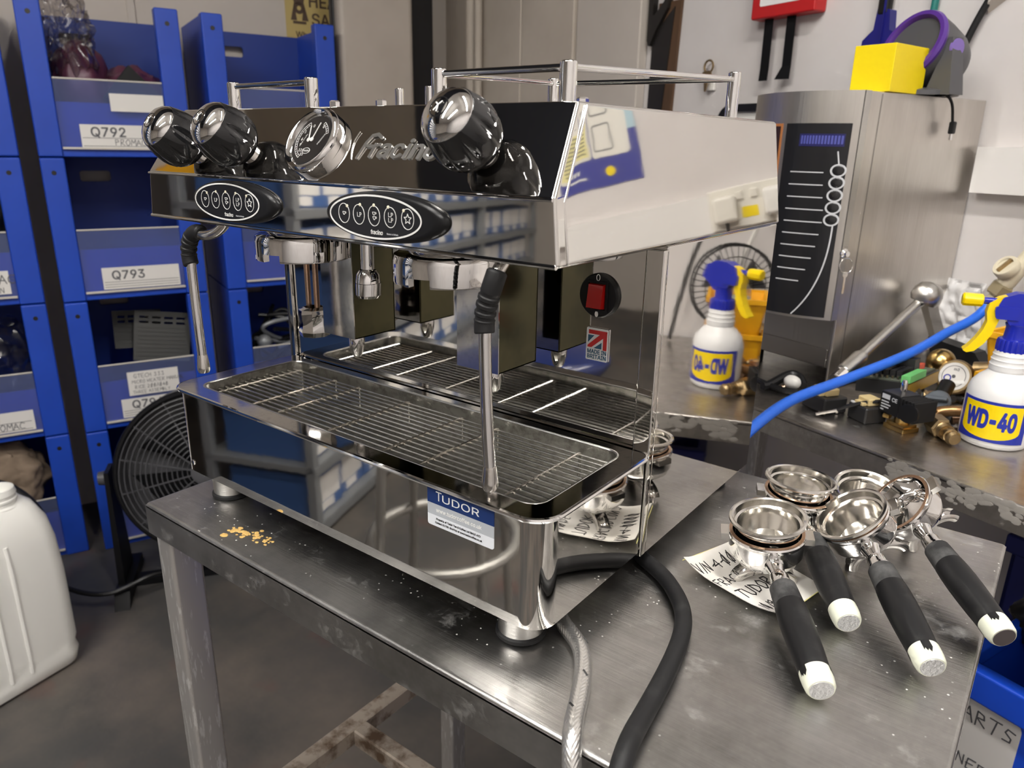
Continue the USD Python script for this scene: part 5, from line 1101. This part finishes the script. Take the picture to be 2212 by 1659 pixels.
def sect(w, d, r0, z, n=9):
    p = np.array(rrect(-w, w, -d, d, r0, n).exterior.coords)[:-1]; return np.c_[p, np.full(len(p), z)]
secs = [sect(.185, .145, .05, .0), sect(.203, .163, .055, .012), sect(.210, .170, .055, .05), sect(.203, .164, .05, .075), sect(.210, .170, .055, .10), sect(.210, .170, .055, .34), sect(.206, .166, .06, .46), sect(.196, .158, .065, .53), sect(.170, .135, .06, .585), sect(.135, .105, .05, .612), sect(.10, .08, .04, .618)]
nS_ = len(secs[0]); V = np.vstack(secs); F = []
for i in range(len(secs)-1):
    for j in range(nS_):
        q = (i*nS_+j, i*nS_+(j+1) % nS_, (i+1)*nS_+(j+1) % nS_, (i+1)*nS_+j); F += [(q[0], q[1], q[2]), (q[0], q[2], q[3])]
V = np.vstack([V, [0, 0, 0], [0, 0, .618]]); c0_, c1_ = len(V)-2, len(V)-1
for j in range(nS_): F += [(c0_, (j+1) % nS_, j), (c1_, (len(secs)-1)*nS_+j, (len(secs)-1)*nS_+(j+1) % nS_)]
for x in np.linspace(.05, .19, 3):                     # moulded grooves down the visible corner
    pass
obj('body', trimesh.Trimesh(V, F, process=False), 'can_white', jc, 60)
for x, y in ((.2085, -.06), (.2085, .0), (.150, -.1685)):
    ax_ = x > .2; obj('rib', tube([(x-.004*ax_, y+.004*(not ax_), .06), (x, y, .14), (x, y, .42), (x-.010*ax_, y+.010*(not ax_), .50)], .007, 8), 'can_white', jc)
obj('neck', lathe([(.062, .55), (.056, .590), (.058, .595), (.050, .600), (.050, .610), (.053, .613), (.053, .619), (.050, .622), (.050, .630), (.052, .633), (.048, .650), (.043, .650), (.043, .56)], 36, (.105, .05, .0)), 'can_white', jc, 40)
obj('handle', tube(spline([(-.15, .02, .59), (-.12, .02, .655), (-.05, .02, .665), (-.0, .02, .62)], 24), .022, 12), 'can_white', jc)
single('black_hoop', ring((0, 0, 0), .245, .022, (.62, -.72, .28), 64, 12), 'black_rubber', 'black rubber hoop leaning behind the white jerrycan', 'hoop', (-2.40, .24, -H+.262))
single('floor_cable', tube(spline([(-2.35, .45, -H+.03), (-2.18, .40, -H+.11), (-2.02, .52, -H+.075), (-1.98, .66, -H+.10), (-1.97, .75, -H+.05)], 60), .010, 8), 'black_satin', 'thin black cable looping low in front of the blue bin stacks', 'cable')
# ---------------------------------------------------------------- blue tubs under the right bench
def tub(name, label, a, b, z, w, d, h, m_, lipd=.05):
    t = rt(name, label, 'tub', a, b, z)
    for s in (-1, 1): obj('side_wall', hull([(s*(w-.008), y, zz) for y in (-d, d) for zz in (0, h)]+[(s*w, y, zz) for y in (-d, d) for zz in (0, h)]), m_, t)
    obj('back_wall', box(-w, w, d-.008, d, 0, h), m_, t); obj('front_wall', box(-w, w, -d, -d+.008, 0, h-.002), m_, t); obj('bottom', box(-w, w, -d, d, 0, .008), m_, t)
    obj('front_lip', rbox(-w-.012, w+.012, -d-.022, -d+.012, h-lipd, h+.004, .006, 8), m_, t); obj('side_lip', rbox(-w-.014, -w+.01, -d, d, h-lipd*.6, h+.004, .006, 8), m_, t); obj('side_lip', rbox(w-.01, w+.014, -d, d, h-lipd*.6, h+.004, .006, 8), m_, t)
    return t
tb1 = tub('parts_tub', 'bright blue tub with a white handwritten card, beside the table under the right bench', .36, .30, -H, .33, .19, .80, 'tub_blue', .062)
cd = obj('label_card', xz(extr(rrect(-.32, -.205, .52, .733, .02), .0015), (0, -.1905, 0)), 'card_white', tb1)
obj('handwriting', [xz(hand('PARTS', .030, .001, .09, .06, 3), (-.335, -.192, .680)), xz(hand('NEEDS', .024, .001, .09, .06, 5), (-.300, -.192, .575))], 'ink_grey', cd)
tub('dark_tub', 'dark navy tub further back under the right bench', .30, .56, -.915, .36, .11, .62, 'tub_navy', .04)
single('black_bag', blob((0, 0, 0), .10, 33, .4, 3, 2.4, (1.3, .9, .7)), 'bag_black', 'shiny black plastic bag lying in the bright blue tub', 'bag', P3(.13, .38, -.415), -21., smooth=25)
single('white_cloth', blob((0, 0, 0), .16, 35, .35, 3, 2.1, (1.3, .8, .55)), 'white_cloth', 'crumpled off-white cloth in the bright blue tub', 'cloth', P3(.36, .32, -.455), -21., smooth=30)

# ---------------------------------------------------------------- parts rack and stool that the polished steel mirrors
rka = thing('parts_rack', 'long grey steel rack of small blue parts bins, mirrored in the front of the machine', 'rack', P3(-1.45, -2.97, -H), RZ(-21.))      # local x into the room, y along the wall
RL, RD, RH, PIT = 3.9, .58, 3.2, .292
for y in (0, -2.42, -RL+.05):
    for x in (-.045, -RD): obj('upright', rbox(x, x+.045, y-.045, y, 0, RH, .004, 6), 'rack_grey', rka)
lev = [.07+PIT*i for i in range(11)]
for z in lev:
    obj('shelf', box(-RD, .0, -RL, -.0, z-.03, z), 'rack_grey', rka); obj('shelf_edge', rbox(-.006, .004, -RL, 0, z-.045, z, .002, 6), 'rack_grey', rka)
proto = thing('small_bin', 'small blue parts bin with a white card, on the grey rack mirrored in the machine', 'storage bin', P3(0, 0, -50), RZ(-21.), 'small blue bins on the grey rack')
obj('body', [box(-.44, 0, -.128, -.124, 0, .215), box(-.44, 0, .124, .128, 0, .215), box(-.44, 0, -.124, .124, 0, .006), box(-.006, 0, -.124, .124, 0, .20), box(-.44, -.434, -.124, .124, 0, .215)], 'rack_blue', proto)
obj('card', box(0, .002, -.110, .105, .058, .19), 'card_white', proto); obj('small_card', box(0, .0022, -.045, .065, .010, .052), 'card_white', proto)
first = True
for z in lev[:-1]:
    n_ = 0
    for k in range(20):
        y = -.185-.262*k-(.11 if k >= 9 else 0)
        if y < -RL+.19: break
        lc = P3(-1.45, -2.97, -H)+E1*(-.050-.02*RNG.random())+E2*y+Zz*(z+.001)
        if first: UsdGeom.Xformable(proto).ClearXformOpOrder(); UsdGeom.Xform(proto).GetPrim().RemoveProperty('xformOp:transform'); UsdGeom.Xform(proto).AddTransformOp().Set(M4(lc, RZ(-21.))); first = False
        else: dup(proto, 'small blue parts bin with a white card, on the grey rack mirrored in the machine', lc, RZ(-21.))
stl = thing('workshop_stool', 'steel workshop stool with a round blue seat, mirrored in the machine', 'stool', (-.57, -.84, -H))
obj('seat', lathe([(.17, 1.085), (.20, 1.095), (.215, 1.115), (.212, 1.135), (.19, 1.15), (0, 1.158)], 48), 'stool_blue', stl, 50)
obj('foot_ring', ring((0, 0, .70), .205, .016, (0, 0, 1), 56, 10), 'stool_steel', stl); obj('base_ring', ring((0, 0, .035), .245, .018, (0, 0, 1), 56, 10), 'stool_steel', stl)
for k in range(4):
    t = rad(20+90*k); e = np.array([cos(t), sin(t), 0]); obj('leg', tube([e*.245+Zz*.035, e*.17+Zz*1.09], .013, 10), 'stool_steel', stl)

single('wall_sign', place(box(-.16, .16, -.16, .16, 0, .012, .002)), 'yellow_bin', 'yellow square sign high on the left wall, mirrored at the left end of the machine', 'sign', P3(AL+.001, -3.29, 2.21), RZ(69.)@RX(90))
